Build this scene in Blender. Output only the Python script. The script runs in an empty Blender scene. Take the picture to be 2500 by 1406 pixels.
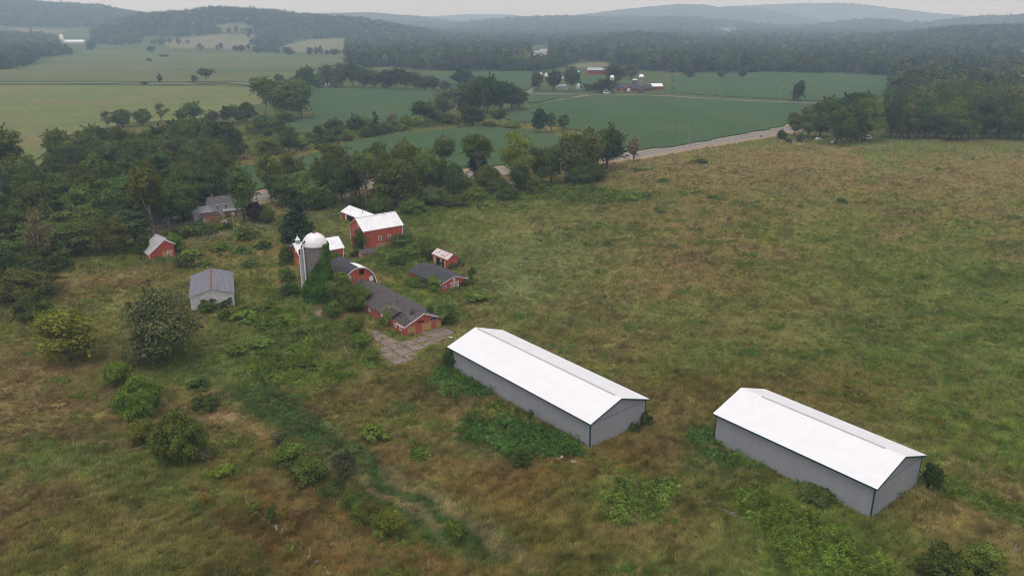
import bpy, bmesh, math, random
import numpy as np
from mathutils import Matrix, Vector

# ------------------------------------------------------------------ basics
random.seed(7)
RNG = np.random.default_rng(11)
scene = bpy.context.scene
ROOT = scene.collection
R = math.radians

F, CX, CY, CAM_H, HOR = 1900.0, 1250.0, 703.0, 68.0, 50.0     # photograph's camera
TH = math.atan((CY - HOR) / F)
CT, ST = math.cos(TH), math.sin(TH)


def tag(o, label=None, cat=None, group=None, kind=None):
    if label:
        o['label'] = label
    if cat:
        o['category'] = cat
    if group:
        o['group'] = group
    if kind:
        o['kind'] = kind
    return o


def empty(name, loc, rz=0.0):
    o = bpy.data.objects.new(name, None)
    ROOT.objects.link(o)
    o.location = loc
    o.rotation_euler = (0, 0, rz)
    o.empty_display_size = 0.3
    return o


def link(name, me, parent=None):
    o = bpy.data.objects.new(name, me)
    ROOT.objects.link(o)
    if parent:
        o.parent = parent
    return o


def mesh_np(name, V, Q, mat=None, smooth=False):
    """mesh from an (N,3) array and an (M,3 or 4) face array"""
    V = np.asarray(V, np.float32)
    Q = np.asarray(Q, np.int32)
    k = Q.shape[1]
    me = bpy.data.meshes.new(name)
    me.vertices.add(len(V))
    me.vertices.foreach_set('co', V.ravel())
    me.loops.add(Q.size)
    me.loops.foreach_set('vertex_index', Q.ravel())
    me.polygons.add(len(Q))
    me.polygons.foreach_set('loop_start', np.arange(0, Q.size, k, dtype=np.int32))
    me.polygons.foreach_set('loop_total', np.full(len(Q), k, np.int32))
    me.polygons.foreach_set('use_smooth', np.full(len(Q), smooth))
    me.update(calc_edges=True)
    if mat:
        me.materials.append(mat)
    return me


# ------------------------------------------------------------------ noise
def _hash(ix, iy, seed):
    h = (ix.astype(np.int64) * 374761393 + iy.astype(np.int64) * 668265263 + seed * 974711) & 0x7fffffff
    h = ((h ^ (h >> 13)) * 1274126177) & 0x7fffffff
    return ((h ^ (h >> 16)) & 0xffff) / 65535.0


def vnoise(x, y, seed=0):
    x = np.asarray(x, float)
    y = np.asarray(y, float)
    ix, iy = np.floor(x), np.floor(y)
    fx, fy = x - ix, y - iy
    fx = fx * fx * (3 - 2 * fx)
    fy = fy * fy * (3 - 2 * fy)
    a, b = _hash(ix, iy, seed), _hash(ix + 1, iy, seed)
    c, d = _hash(ix, iy + 1, seed), _hash(ix + 1, iy + 1, seed)
    return (a * (1 - fx) + b * fx) * (1 - fy) + (c * (1 - fx) + d * fx) * fy


def fbm(x, y, seed=0, octs=4):
    t, a, n = 0, 0.5, 0
    for i in range(octs):
        t = t + a * vnoise(x * 2 ** i + 17.3 * i, y * 2 ** i - 9.1 * i, seed + i)
        n += a
        a *= 0.5
    return t / n


def sstep(a, b, x):
    t = np.clip((x - a) / (b - a), 0, 1)
    return t * t * (3 - 2 * t)


# ------------------------------------------------------------------ terrain
def px_dir(u, v):
    a, b = (u - CX) / F, -(v - CY) / F
    return a, CT + b * ST, -ST + b * CT


def px_az(u, v):
    d = px_dir(u, v)
    return math.atan2(d[0], d[1]), d[2] / math.hypot(d[0], d[1])


# ridges of the hills: distance, front width, back width, canopy height, crest line
RIDGES = [
    (4300, 1500, 1500, 12, [(-900, -40), (-300, -25), (0, -2), (100, 12), (240, 20), (330, 36), (400, 44), (520, 64), (640, 90)]),
    (3000, 750, 900, 12, [(200, 80), (300, 52), (345, 40), (450, 34), (500, 26), (545, 24), (620, 28), (700, 36), (740, 41), (850, 48), (930, 57), (1000, 71), (1080, 86), (1150, 100)]),
    (6000, 1500, 1500, 0, [(500, 80), (650, 45), (720, 38), (830, 35), (900, 34), (1000, 41), (1060, 46), (1150, 60), (1260, 80)]),
    (8600, 1800, 1500, 0, [(900, 80), (1000, 54), (1060, 43), (1140, 38), (1240, 39), (1290, 44), (1380, 60), (1480, 80)]),
    (5400, 1900, 1500, 12, [(960, 92), (1060, 76), (1150, 58), (1280, 45), (1370, 43), (1500, 46), (1600, 47), (1680, 45), (1720, 50), (1830, 60), (1900, 67), (1960, 76), (2100, 90)]),
    (7000, 1800, 1600, 0, [(1180, 70), (1300, 52), (1420, 39), (1500, 29), (1580, 21), (1660, 14), (1720, 15), (1750, 21), (1800, 19), (1870, 27), (1930, 38), (2000, 52), (2100, 75)]),
    (8300, 1000, 900, 0, [(1500, 50), (1640, 28), (1780, 19), (1900, 13), (2000, 9), (2080, 11), (2180, 23), (2300, 37), (2400, 46), (2600, 40)]),
    (5600, 1500, 1500, 10, [(1900, 80), (1980, 62), (2060, 55), (2120, 47), (2180, 51), (2250, 58), (2330, 47), (2400, 39), (2460, 39), (2520, 35), (2800, 25), (3300, 15)]),
    (2700, 900, 900, 14, [(2080, 110), (2200, 88), (2300, 74), (2400, 69), (2500, 66), (2700, 62), (3200, 55)]),
    (2350, 600, 700, 14, [(1250, 120), (1350, 108), (1450, 95), (1560, 85), (1640, 93), (1740, 108), (1830, 116)]),
]
_RD = []
for D, wf, wb, can, crest in RIDGES:
    azs, zs = [], []
    for u, v in crest:
        a, e = px_az(u, v)
        azs.append(a)
        zs.append(max(0.0, CAM_H + D * e - can))
    _RD.append((D, wf, wb, np.array(azs), np.array(zs)))


def hz(x, y):
    """terrain height"""
    x = np.asarray(x, float)
    y = np.asarray(y, float)
    r = np.hypot(x, y)
    az = np.arctan2(x, y)
    z = np.zeros_like(r)
    for k, (D, wf, wb, azs, zs) in enumerate(_RD):
        wob = 1 + 0.10 * (fbm(az * 9 + k * 3.1, r / 900.0, 40 + k, 3) - 0.5)
        zc = np.interp(az, azs, zs, left=zs[0] * 0.8, right=zs[-1] * 0.9)
        prof = np.where(r < D, sstep(D - wf, D, r), 1 - 0.75 * sstep(D, D + wb, r))
        z = np.maximum(z, zc * prof * np.where(np.abs(r - D) < 60, 1, wob))
    z = z + (fbm(x / 60.0, y / 60.0, 3, 2) - 0.5) * 0.35 * sstep(20, 60, r)
    z = z + (fbm(x / 260.0, y / 260.0, 5, 2) - 0.5) * 5.0 * sstep(900, 1500, r)
    return z


def G(u, v):
    """point of the ground seen at photo pixel (u, v)"""
    dx, dy, dz = px_dir(u, v)
    t = np.exp(np.linspace(math.log(60), math.log(11000), 1500))
    s = t / math.hypot(dx, dy)
    zz = CAM_H + s * dz - hz(s * dx, s * dy)
    i = int(np.argmax(zz <= 0)) if np.any(zz <= 0) else len(t) - 1
    if i > 0 and zz[i] <= 0:
        w = zz[i - 1] / (zz[i - 1] - zz[i])
        sf = s[i - 1] + (s[i] - s[i - 1]) * w
    else:
        sf = s[i]
    return (sf * dx, sf * dy, CAM_H + sf * dz)


def mpp(p):
    """metres per photo pixel at a point"""
    return (p[1] * CT - (p[2] - CAM_H) * ST) / F


def to_px(x, y, z):
    zz = z - CAM_H
    d = y * CT - zz * ST
    up = y * ST + zz * CT
    return CX + F * x / d, CY - F * up / d


def in_poly(px, py, poly):
    px = np.asarray(px, float)
    py = np.asarray(py, float)
    ins = np.zeros(px.shape, bool)
    n = len(poly)
    for i in range(n):
        x1, y1 = poly[i][0], poly[i][1]
        x2, y2 = poly[(i + 1) % n][0], poly[(i + 1) % n][1]
        if y1 == y2:
            continue
        c = ((y1 > py) != (y2 > py)) & (px < (x2 - x1) * (py - y1) / (y2 - y1) + x1)
        ins ^= c
    return ins


def dist_line(x, y, pts):
    d = np.full(np.shape(x), 1e9)
    for (x1, y1), (x2, y2) in zip(pts[:-1], pts[1:]):
        L2 = (x2 - x1) ** 2 + (y2 - y1) ** 2 + 1e-9
        t = np.clip(((x - x1) * (x2 - x1) + (y - y1) * (y2 - y1)) / L2, 0, 1)
        d = np.minimum(d, np.hypot(x - x1 - t * (x2 - x1), y - y1 - t * (y2 - y1)))
    return d


def W2(pts):
    return [G(u, v)[:2] for u, v in pts]


# ------------------------------------------------------------------ materials
MATS = {}


def new_mat(name):
    m = bpy.data.materials.new(name)
    m.use_nodes = True
    nt = m.node_tree
    nt.nodes.clear()
    out = nt.nodes.new('ShaderNodeOutputMaterial')
    MATS[name] = m
    return m, nt, nt.nodes, nt.links, out


def rgb(c):
    return (c[0], c[1], c[2], 1)


def noise_mat(name, c1, c2, scale=1.0, rough=0.8, detail=5, stretch=(1, 1, 1), c3=None, scale3=4.0, amt3=0.5,
              bump=0.0, bscale=None, spec=0.2, wave=None, metal=0.0, lo=0.35, hi=0.65):
    """two colours mixed by noise in object space, a third in patches, optional stripes and bump"""
    m, nt, N, L, out = new_mat(name)
    b = N.new('ShaderNodeBsdfPrincipled')
    b.inputs['Roughness'].default_value = rough
    b.inputs['Specular IOR Level'].default_value = spec
    b.inputs['Metallic'].default_value = metal
    tc = N.new('ShaderNodeTexCoord')
    mp = N.new('ShaderNodeMapping')
    mp.inputs['Scale'].default_value = stretch
    L.new(tc.outputs['Object'], mp.inputs['Vector'])
    n = N.new('ShaderNodeTexNoise')
    n.inputs['Scale'].default_value = scale
    n.inputs['Detail'].default_value = detail
    n.inputs['Roughness'].default_value = 0.65
    L.new(mp.outputs['Vector'], n.inputs['Vector'])
    mr = N.new('ShaderNodeMapRange')
    mr.inputs['From Min'].default_value = lo
    mr.inputs['From Max'].default_value = hi
    L.new(n.outputs['Fac'], mr.inputs['Value'])
    mx = N.new('ShaderNodeMixRGB')
    mx.inputs['Color1'].default_value = rgb(c1)
    mx.inputs['Color2'].default_value = rgb(c2)
    L.new(mr.outputs['Result'], mx.inputs['Fac'])
    col = mx.outputs['Color']
    if c3 is not None:
        n3 = N.new('ShaderNodeTexNoise')
        n3.inputs['Scale'].default_value = scale3
        n3.inputs['Detail'].default_value = 6
        n3.inputs['Roughness'].default_value = 0.7
        L.new(tc.outputs['Object'], n3.inputs['Vector'])
        m3 = N.new('ShaderNodeMapRange')
        m3.inputs['From Min'].default_value = 0.52
        m3.inputs['From Max'].default_value = 0.68
        m3.inputs['To Max'].default_value = amt3
        L.new(n3.outputs['Fac'], m3.inputs['Value'])
        mx3 = N.new('ShaderNodeMixRGB')
        mx3.inputs['Color2'].default_value = rgb(c3)
        L.new(col, mx3.inputs['Color1'])
        L.new(m3.outputs['Result'], mx3.inputs['Fac'])
        col = mx3.outputs['Color']
    if wave is not None:                      # (axis, period m, strength)
        ax, per, st = wave
        w = N.new('ShaderNodeTexWave')
        w.wave_type = 'BANDS'
        w.bands_direction = ax
        w.inputs['Scale'].default_value = math.pi * 2 / (20.0 * per) * 1.0
        L.new(tc.outputs['Object'], w.inputs['Vector'])
        mrw = N.new('ShaderNodeMapRange')
        mrw.inputs['To Min'].default_value = 1 - st
        L.new(w.outputs['Fac'], mrw.inputs['Value'])
        mul = N.new('ShaderNodeMixRGB')
        mul.blend_type = 'MULTIPLY'
        mul.inputs['Fac'].default_value = 1
        L.new(col, mul.inputs['Color1'])
        L.new(mrw.outputs['Result'], mul.inputs['Color2'])
        col = mul.outputs['Color']
    L.new(col, b.inputs['Base Color'])
    if bump:
        nb = N.new('ShaderNodeTexNoise')
        nb.inputs['Scale'].default_value = bscale or scale * 3
        nb.inputs['Detail'].default_value = 4
        L.new(mp.outputs['Vector'], nb.inputs['Vector'])
        bp = N.new('ShaderNodeBump')
        bp.inputs['Strength'].default_value = bump
        bp.inputs['Distance'].default_value = 0.1
        L.new(nb.outputs['Fac'], bp.inputs['Height'])
        L.new(bp.outputs['Normal'], b.inputs['Normal'])
    L.new(b.outputs['BSDF'], out.inputs['Surface'])
    return m


def leaf_mat(name, src, var=0.35, nscale=0.35, gain=1.0, transl=0.25):
    """foliage: colour from the object (src 'object'), or from the instance (src 'col'), varied by noise in space"""
    m, nt, N, L, out = new_mat(name)
    if src == 'object':
        oi = N.new('ShaderNodeObjectInfo')
        base = oi.outputs['Color']
    else:
        at = N.new('ShaderNodeAttribute')
        at.attribute_type = 'INSTANCER'
        at.attribute_name = 'col'
        base = at.outputs['Color']
    g = N.new('ShaderNodeNewGeometry')
    n = N.new('ShaderNodeTexNoise')
    n.inputs['Scale'].default_value = nscale
    n.inputs['Detail'].default_value = 3
    L.new(g.outputs['Position'], n.inputs['Vector'])
    mr = N.new('ShaderNodeMapRange')
    mr.inputs['From Min'].default_value = 0.3
    mr.inputs['From Max'].default_value = 0.7
    mr.inputs['To Min'].default_value = (1 - var) * gain
    mr.inputs['To Max'].default_value = (1 + var) * gain
    L.new(n.outputs['Fac'], mr.inputs['Value'])
    # each leaf clump a little lighter or darker
    ra = N.new('ShaderNodeMapRange')
    ra.inputs['To Min'].default_value = 0.80
    ra.inputs['To Max'].default_value = 1.20
    L.new(g.outputs['Random Per Island'], ra.inputs['Value'])
    mm = N.new('ShaderNodeMath')
    mm.operation = 'MULTIPLY'
    L.new(mr.outputs['Result'], mm.inputs[0])
    L.new(ra.outputs['Result'], mm.inputs[1])
    mul = N.new('ShaderNodeMixRGB')
    mul.blend_type = 'MULTIPLY'
    mul.inputs['Fac'].default_value = 1
    L.new(base, mul.inputs['Color1'])
    L.new(mm.outputs['Value'], mul.inputs['Color2'])
    d = N.new('ShaderNodeBsdfDiffuse')
    t = N.new('ShaderNodeBsdfTranslucent')
    L.new(mul.outputs['Color'], d.inputs['Color'])
    L.new(mul.outputs['Color'], t.inputs['Color'])
    ms = N.new('ShaderNodeMixShader')
    ms.inputs['Fac'].default_value = transl
    L.new(d.outputs['BSDF'], ms.inputs[1])
    L.new(t.outputs['BSDF'], ms.inputs[2])
    L.new(ms.outputs['Shader'], out.inputs['Surface'])
    return m


LEAF = leaf_mat('foliage', 'object')
LEAF_I = leaf_mat('foliage_far', 'col', var=0.25, nscale=0.02)
GRASS_I = leaf_mat('grass_blades', 'col', var=0.22, nscale=0.25, transl=0.3)

BARK = noise_mat('bark', (.10, .08, .065), (.055, .045, .038), 3, .95, stretch=(1, 1, .3), bump=.5)
PALEBARK = noise_mat('pale_bark', (.36, .31, .27), (.20, .17, .145), 2, .9, stretch=(1, 1, .3), bump=.4)
RED = noise_mat('red_siding', (.47, .100, .062), (.38, .078, .050), .8, .8, stretch=(3, 3, .5), c3=(.40, .13, .09), scale3=.6, amt3=.6, spec=.15, bump=.25, bscale=4)
RED_OLD = noise_mat('faded_red_siding', (.42, .11, .07), (.33, .08, .053), 1.1, .85, stretch=(2, 2, .5), c3=(.38, .17, .12), scale3=.9, amt3=.6, spec=.1, bump=.25, bscale=4)
WHITE = noise_mat('white_paint', (.78, .77, .76), (.66, .65, .64), 2, .6, c3=(.5, .47, .43), scale3=1.2, amt3=.35)
METAL_W = noise_mat('white_metal_roof', (.80, .79, .80), (.70, .69, .70), .5, .38, stretch=(1, 1, 1), c3=(.60, .57, .57), scale3=.5, amt3=.45, spec=.45)
METAL_N = noise_mat('new_white_metal_roof', (.735, .725, .735), (.70, .69, .70), .4, .45, spec=.35, c3=(.655, .64, .635), scale3=.35, amt3=.5, wave=('Y', .9, .022))
GREYWALL = noise_mat('grey_metal_wall', (.30, .306, .325), (.275, .28, .298), .7, .5, stretch=(2, 2, .25), c3=(.325, .33, .34), scale3=.25, amt3=.5, spec=.35)
DKGREEN = noise_mat('dark_green_trim', (.02, .065, .055), (.015, .05, .042), 2, .5)
SEAM = noise_mat('seam_grey', (.15, .16, .17), (.12, .13, .14), 2, .6)
VENT = noise_mat('ridge_vent_grey', (.44, .43, .43), (.38, .37, .37), 1.2, .6)
SHINGLE = noise_mat('dark_shingles', (.042, .042, .050), (.066, .064, .072), 1.2, .95, c3=(.03, .028, .033), scale3=1.6, amt3=.7, bump=.5, bscale=6)
SHINGLE_B = noise_mat('brown_grey_shingles', (.095, .078, .078), (.060, .050, .052), 1.0, .95, stretch=(.5, 2.5, 1), c3=(.13, .115, .11), scale3=.5, amt3=.5, bump=.5, bscale=5)
RUSTY = noise_mat('rusty_roof_metal', (.66, .60, .60), (.52, .44, .43), 1.0, .6, c3=(.24, .09, .05), scale3=.55, amt3=.95, spec=.3)
TINOLD = noise_mat('old_grey_tin', (.42, .40, .41), (.28, .265, .27), .9, .55, stretch=(2, .4, 1), c3=(.16, .14, .135), scale3=.8, amt3=.6, spec=.3)
GREYROOF = noise_mat('grey_roof_panels', (.14, .145, .17), (.18, .18, .205), .5, .6, stretch=(2.5, .3, 1), c3=(.13, .13, .15), scale3=.7, amt3=.5, spec=.25)
RUST = noise_mat('rust', (.22, .09, .06), (.15, .07, .05), 2, .9)
BLOCK = noise_mat('whitewashed_block', (.66, .65, .63), (.52, .51, .50), .9, .9, c3=(.40, .39, .39), scale3=.8, amt3=.7, bump=.3)
PLY = noise_mat('plywood', (.48, .27, .12), (.40, .22, .10), 1.0, .8, stretch=(1, 1, 3), c3=(.36, .20, .10), scale3=1.4, amt3=.5)
PLYPALE = noise_mat('pale_boards', (.52, .36, .20), (.44, .30, .17), 1.5, .8)
DARK = noise_mat('opening_shade', (.008, .008, .009), (.012, .011, .011), 2, .9)  # near-black colour painted for the shade inside openings
GLASS = noise_mat('dark_glass', (.02, .024, .028), (.03, .033, .037), 2, .2, spec=.5)
CONC = noise_mat('concrete', (.225, .172, .142), (.17, .132, .11), .7, .95, c3=(.11, .09, .075), scale3=.7, amt3=.6, bump=.3)
SILO = noise_mat('silo_staves', (.20, .175, .16), (.14, .12, .112), 1.2, .95, stretch=(1, 1, .4), c3=(.09, .078, .072), scale3=.8, amt3=.6, bump=.3)
DOME = noise_mat('silo_dome_metal', (.84, .82, .82), (.76, .74, .74), .8, .4, c3=(.62, .58, .57), scale3=.7, amt3=.5, spec=.45)
GALV = noise_mat('galvanised', (.40, .40, .41), (.30, .30, .31), 1.5, .5, spec=.4)
SIDING_W = noise_mat('grey_white_siding', (.50, .50, .49), (.40, .40, .40), 1, .8, c3=(.30, .30, .30), scale3=.8, amt3=.5)
ROOF_LG = noise_mat('light_grey_roof', (.30, .31, .34), (.24, .245, .27), .9, .8, c3=(.15, .15, .16), scale3=.5, amt3=.6)
ORANGE = noise_mat('orange_boards', (.55, .25, .08), (.45, .20, .07), .9, .8, c3=(.36, .17, .08), scale3=.8, amt3=.5)
POLEWOOD = noise_mat('pole_wood', (.34, .30, .29), (.25, .22, .21), 1, .9, stretch=(2, 2, .3))
GREYWOOD = noise_mat('grey_wood', (.24, .21, .19), (.15, .13, .12), 2, .95)
STONE = noise_mat('field_stone', (.33, .29, .27), (.19, .17, .155), 1.6, .95, bump=.5)
FILL = noise_mat('dead_grass_fill', (.26, .16, .10), (.18, .11, .07), 1.5, .95, bump=.5)
ASPHALT = noise_mat('asphalt', (.200, .166, .135), (.16, .132, .108), .3, .9, c3=(.12, .115, .12), scale3=.2, amt3=.5)
LINE = noise_mat('road_line', (.56, .53, .50), (.44, .42, .40), .5, .7)
DIRT = noise_mat('dirt_shoulder', (.31, .215, .135), (.22, .16, .095), .25, .95, c3=(.14, .11, .06), scale3=.12, amt3=.6, bump=.4)
GRAVEL = noise_mat('gravel', (.19, .17, .165), (.14, .125, .12), .6, .95, c3=(.10, .09, .05), scale3=.3, amt3=.7, bump=.4)
TRACK = noise_mat('grass_track', (.20, .19, .085), (.15, .14, .06), .2, .95)
BLUEDARK = noise_mat('dark_blue_steel', (.02, .028, .05), (.026, .034, .06), 1, .35, spec=.4)
GREENROOF = noise_mat('pale_green_roof', (.30, .37, .36), (.26, .32, .31), .4, .5)
CAR_W = noise_mat('car_paint_white', (.74, .74, .75), (.70, .70, .71), 2, .25, spec=.5)
CAR_D = noise_mat('car_paint_dark', (.015, .02, .035), (.02, .025, .04), 2, .25, spec=.5)
CAR_T = noise_mat('car_paint_tan', (.55, .44, .38), (.5, .4, .35), 2, .3, spec=.5)
TYRE = noise_mat('tyre_rubber', (.012, .012, .012), (.018, .018, .018), 3, .9)
BLUE = noise_mat('blue_sign', (.03, .09, .32), (.025, .08, .29), 2, .5)
YELLOW = noise_mat('yellow_paint', (.50, .44, .10), (.40, .36, .09), 2, .6)
DARKWOOD = noise_mat('dark_weathered_wood', (.075, .062, .060), (.045, .038, .038), 2, .95, stretch=(1, 1, 1))
FARRED = noise_mat('weathered_red_siding', (.22, .048, .038), (.17, .04, .033), .6, .85)
MAROON = noise_mat('maroon_roof', (.10, .05, .045), (.07, .038, .035), 1, .9)


# crop and ground materials ------------------------------------------------
def crop_mat(name, c1, c2, c3, s1, s3, rowper, rowst, amt3=.6, stretch3=(1, 1, 1), rot=0.0):
    m, nt, N, L, out = new_mat(name)
    b = N.new('ShaderNodeBsdfDiffuse')
    g = N.new('ShaderNodeNewGeometry')

    def nz(scale, stretch, det=5):
        mp = N.new('ShaderNodeMapping')
        mp.inputs['Scale'].default_value = stretch
        mp.inputs['Rotation'].default_value = (0, 0, rot)
        L.new(g.outputs['Position'], mp.inputs['Vector'])
        n = N.new('ShaderNodeTexNoise')
        n.inputs['Scale'].default_value = scale
        n.inputs['Detail'].default_value = det
        n.inputs['Roughness'].default_value = .62
        L.new(mp.outputs['Vector'], n.inputs['Vector'])
        return n.outputs['Fac'], mp

    def rng(sock, a, bb, lo=0., hi=1.):
        q = N.new('ShaderNodeMapRange')
        q.inputs['From Min'].default_value = a
        q.inputs['From Max'].default_value = bb
        q.inputs['To Min'].default_value = lo
        q.inputs['To Max'].default_value = hi
        L.new(sock, q.inputs['Value'])
        return q.outputs['Result']
    f1, _ = nz(s1, (1, 1, 1))
    f3, mp3 = nz(s3, stretch3)
    m1 = N.new('ShaderNodeMixRGB')
    m1.inputs['Color1'].default_value = rgb(c1)
    m1.inputs['Color2'].default_value = rgb(c2)
    L.new(rng(f1, .35, .65), m1.inputs['Fac'])
    m2 = N.new('ShaderNodeMixRGB')
    m2.inputs['Color2'].default_value = rgb(c3)
    L.new(m1.outputs['Color'], m2.inputs['Color1'])
    L.new(rng(f3, .48, .68, 0, amt3), m2.inputs['Fac'])
    col = m2.outputs['Color']
    w = N.new('ShaderNodeTexWave')
    w.inputs['Scale'].default_value = 2 * math.pi / (20 * rowper)
    w.inputs['Distortion'].default_value = 3.0
    w.inputs['Detail'].default_value = 2
    w.inputs['Detail Scale'].default_value = .3
    L.new(mp3.outputs['Vector'], w.inputs['Vector'])
    mu = N.new('ShaderNodeMixRGB')
    mu.blend_type = 'MULTIPLY'
    mu.inputs['Fac'].default_value = 1
    L.new(col, mu.inputs['Color1'])
    L.new(rng(w.outputs['Fac'], 0, 1, 1 - rowst, 1), mu.inputs['Color2'])
    L.new(mu.outputs['Color'], b.inputs['Color'])
    nb, _ = nz(.8, (1, 1, 1), 3)
    bp = N.new('ShaderNodeBump')
    bp.inputs['Strength'].default_value = .6
    bp.inputs['Distance'].default_value = .5
    L.new(nb, bp.inputs['Height'])
    L.new(bp.outputs['Normal'], b.inputs['Normal'])
    L.new(b.outputs['BSDF'], out.inputs['Surface'])
    return m


SOY = crop_mat('soybean_crop', (.052, .088, .036), (.060, .100, .043), (.082, .110, .052), .03, .02, 5.0, .06, stretch3=(1, .4, 1), rot=.5)
HAY = crop_mat('hay_crop', (.108, .142, .052), (.150, .168, .056), (.172, .140, .074), .03, .016, 6.0, .07, amt3=1.0, stretch3=(.5, 1, 1), rot=-.35)
HAY2 = crop_mat('far_hay_crop', (.095, .118, .048), (.130, .130, .058), (.066, .104, .048), .012, .006, 16.0, .05, amt3=.9, stretch3=(.3, 1, 1))
TANF = crop_mat('stubble_crop', (.17, .145, .082), (.145, .14, .072), (.115, .13, .06), .02, .01, 20.0, .05)

gm, gnt, GN_, GL, gout = new_mat('meadow_ground')
_d = GN_.new('ShaderNodeBsdfDiffuse')
_a = GN_.new('ShaderNodeAttribute')
_a.attribute_name = 'col'
_g = GN_.new('ShaderNodeNewGeometry')
_prev = _a.outputs['Color']
for sc_, lo_, hi_ in ((.35, .78, 1.24), (1.9, .70, 1.32)):
    _n = GN_.new('ShaderNodeTexNoise')
    _n.inputs['Scale'].default_value = sc_
    _n.inputs['Detail'].default_value = 5
    _n.inputs['Roughness'].default_value = .7
    GL.new(_g.outputs['Position'], _n.inputs['Vector'])
    _q = GN_.new('ShaderNodeMapRange')
    _q.inputs['From Min'].default_value = .3
    _q.inputs['From Max'].default_value = .7
    _q.inputs['To Min'].default_value = lo_
    _q.inputs['To Max'].default_value = hi_
    GL.new(_n.outputs['Fac'], _q.inputs['Value'])
    _m = GN_.new('ShaderNodeMixRGB')
    _m.blend_type = 'MULTIPLY'
    _m.inputs['Fac'].default_value = 1
    GL.new(_prev, _m.inputs['Color1'])
    GL.new(_q.outputs['Result'], _m.inputs['Color2'])
    _prev = _m.outputs['Color']
_bp = GN_.new('ShaderNodeBump')
_bp.inputs['Strength'].default_value = .7
_bp.inputs['Distance'].default_value = .35
GL.new(_n.outputs['Fac'], _bp.inputs['Height'])
GL.new(_bp.outputs['Normal'], _d.inputs['Normal'])
GL.new(_prev, _d.inputs['Color'])
GL.new(_d.outputs['BSDF'], gout.inputs['Surface'])

# ------------------------------------------------------------------ vegetation zones of the meadow
OLIVE = np.array((.172, .178, .044))
GREEN = np.array((.112, .172, .036))
BROWN = np.array((.245, .174, .074))
DKBRN = np.array((.205, .128, .042))
TAN = np.array((.36, .255, .135))
LUSH = np.array((.070, .122, .036))
BRIGHT = np.array((.125, .190, .034))
PALEG = np.array((.165, .200, .072))
FARG = np.array((.10, .13, .044))
WOODF = np.array((.045, .060, .026))

# blobs: pixel centre, radius in metres along x / y, colour, weight
BLOBS = [
    (1300, 1190, 17, 10, DKBRN, .75), (1560, 1120, 12, 8, DKBRN, .6), (1150, 1010, 10, 6, BROWN, .6), (1010, 1390, 14, 5, DKBRN, .8),
    (760, 1330, 10, 9, DKBRN, .7), (640, 1060, 7, 9, BROWN, .7), (700, 1240, 7, 8, DKBRN, .65), (1640, 1300, 9, 8, BROWN, .5),
    (1900, 950, 32, 11, DKBRN, .8), (2110, 1060, 20, 9, BROWN, .7), (1820, 800, 30, 14, BROWN, .55), (1500, 640, 40, 20, BROWN, .5),
    (1700, 430, 80, 50, BROWN, .55), (2000, 400, 70, 40, BROWN, .45), (2440, 420, 60, 60, BROWN, .45), (1500, 500, 50, 25, BROWN, .4),
    (2330, 830, 30, 30, GREEN, .8), (2420, 1080, 22, 22, BRIGHT, .7), (2250, 720, 40, 25, OLIVE, .6), (2450, 700, 30, 30, GREEN, .6),
    (1260, 680, 18, 26, PALEG, .78), (1350, 600, 25, 20, PALEG, .5), (1700, 900, 20, 12, GREEN, .45), (1600, 780, 26, 16, GREEN, .4),
    (1950, 1310, 10, 9, BRIGHT, .9), (2050, 1385, 10, 5, BRIGHT, .8), (1540, 1220, 8, 5, GREEN, .8), (1250, 1075, 9, 6, LUSH, .8),
    (1090, 930, 7, 8, LUSH, .7), (2330, 1270, 9, 12, BROWN, .6), (1720, 1120, 6, 8, LUSH, .6),
    (150, 1130, 16, 10, GREEN, .7), (120, 1350, 14, 6, OLIVE, .7), (320, 1280, 12, 8, BROWN, .45), (60, 950, 16, 10, BROWN, .5),
    (300, 1010, 6, 9, BROWN, .5), (440, 920, 8, 6, GREEN, .6), (420, 900, 10, 5, LUSH, .5), (190, 700, 20, 18, BROWN, .55), (330, 640, 20, 14, OLIVE, .6),
    (560, 620, 22, 18, BROWN, .45), (640, 660, 14, 20, OLIVE, .7), (520, 570, 24, 14, OLIVE, .5), (660, 780, 12, 22, GREEN, .6),
    (700, 900, 14, 10, GREEN, .75), (620, 840, 10, 10, GREEN, .6), (830, 900, 10, 8, OLIVE, .5), (940, 960, 12, 8, BROWN, .55),
    (1000, 540, 20, 18, OLIVE, .5), (1080, 590, 14, 18, GREEN, .5), (980, 600, 18, 18, GREEN, .6), (760, 540, 18, 16, GREEN, .6),
    (1080, 740, 7, 24, BRIGHT, .6), (1160, 780, 8, 12, BROWN, .5), (1200, 500, 30, 22, GREEN, .5), (1400, 480, 40, 18, GREEN, .45),
    (2130, 345, 40, 26, BRIGHT, .55), (2280, 370, 40, 26, GREEN, .35),
]
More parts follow.
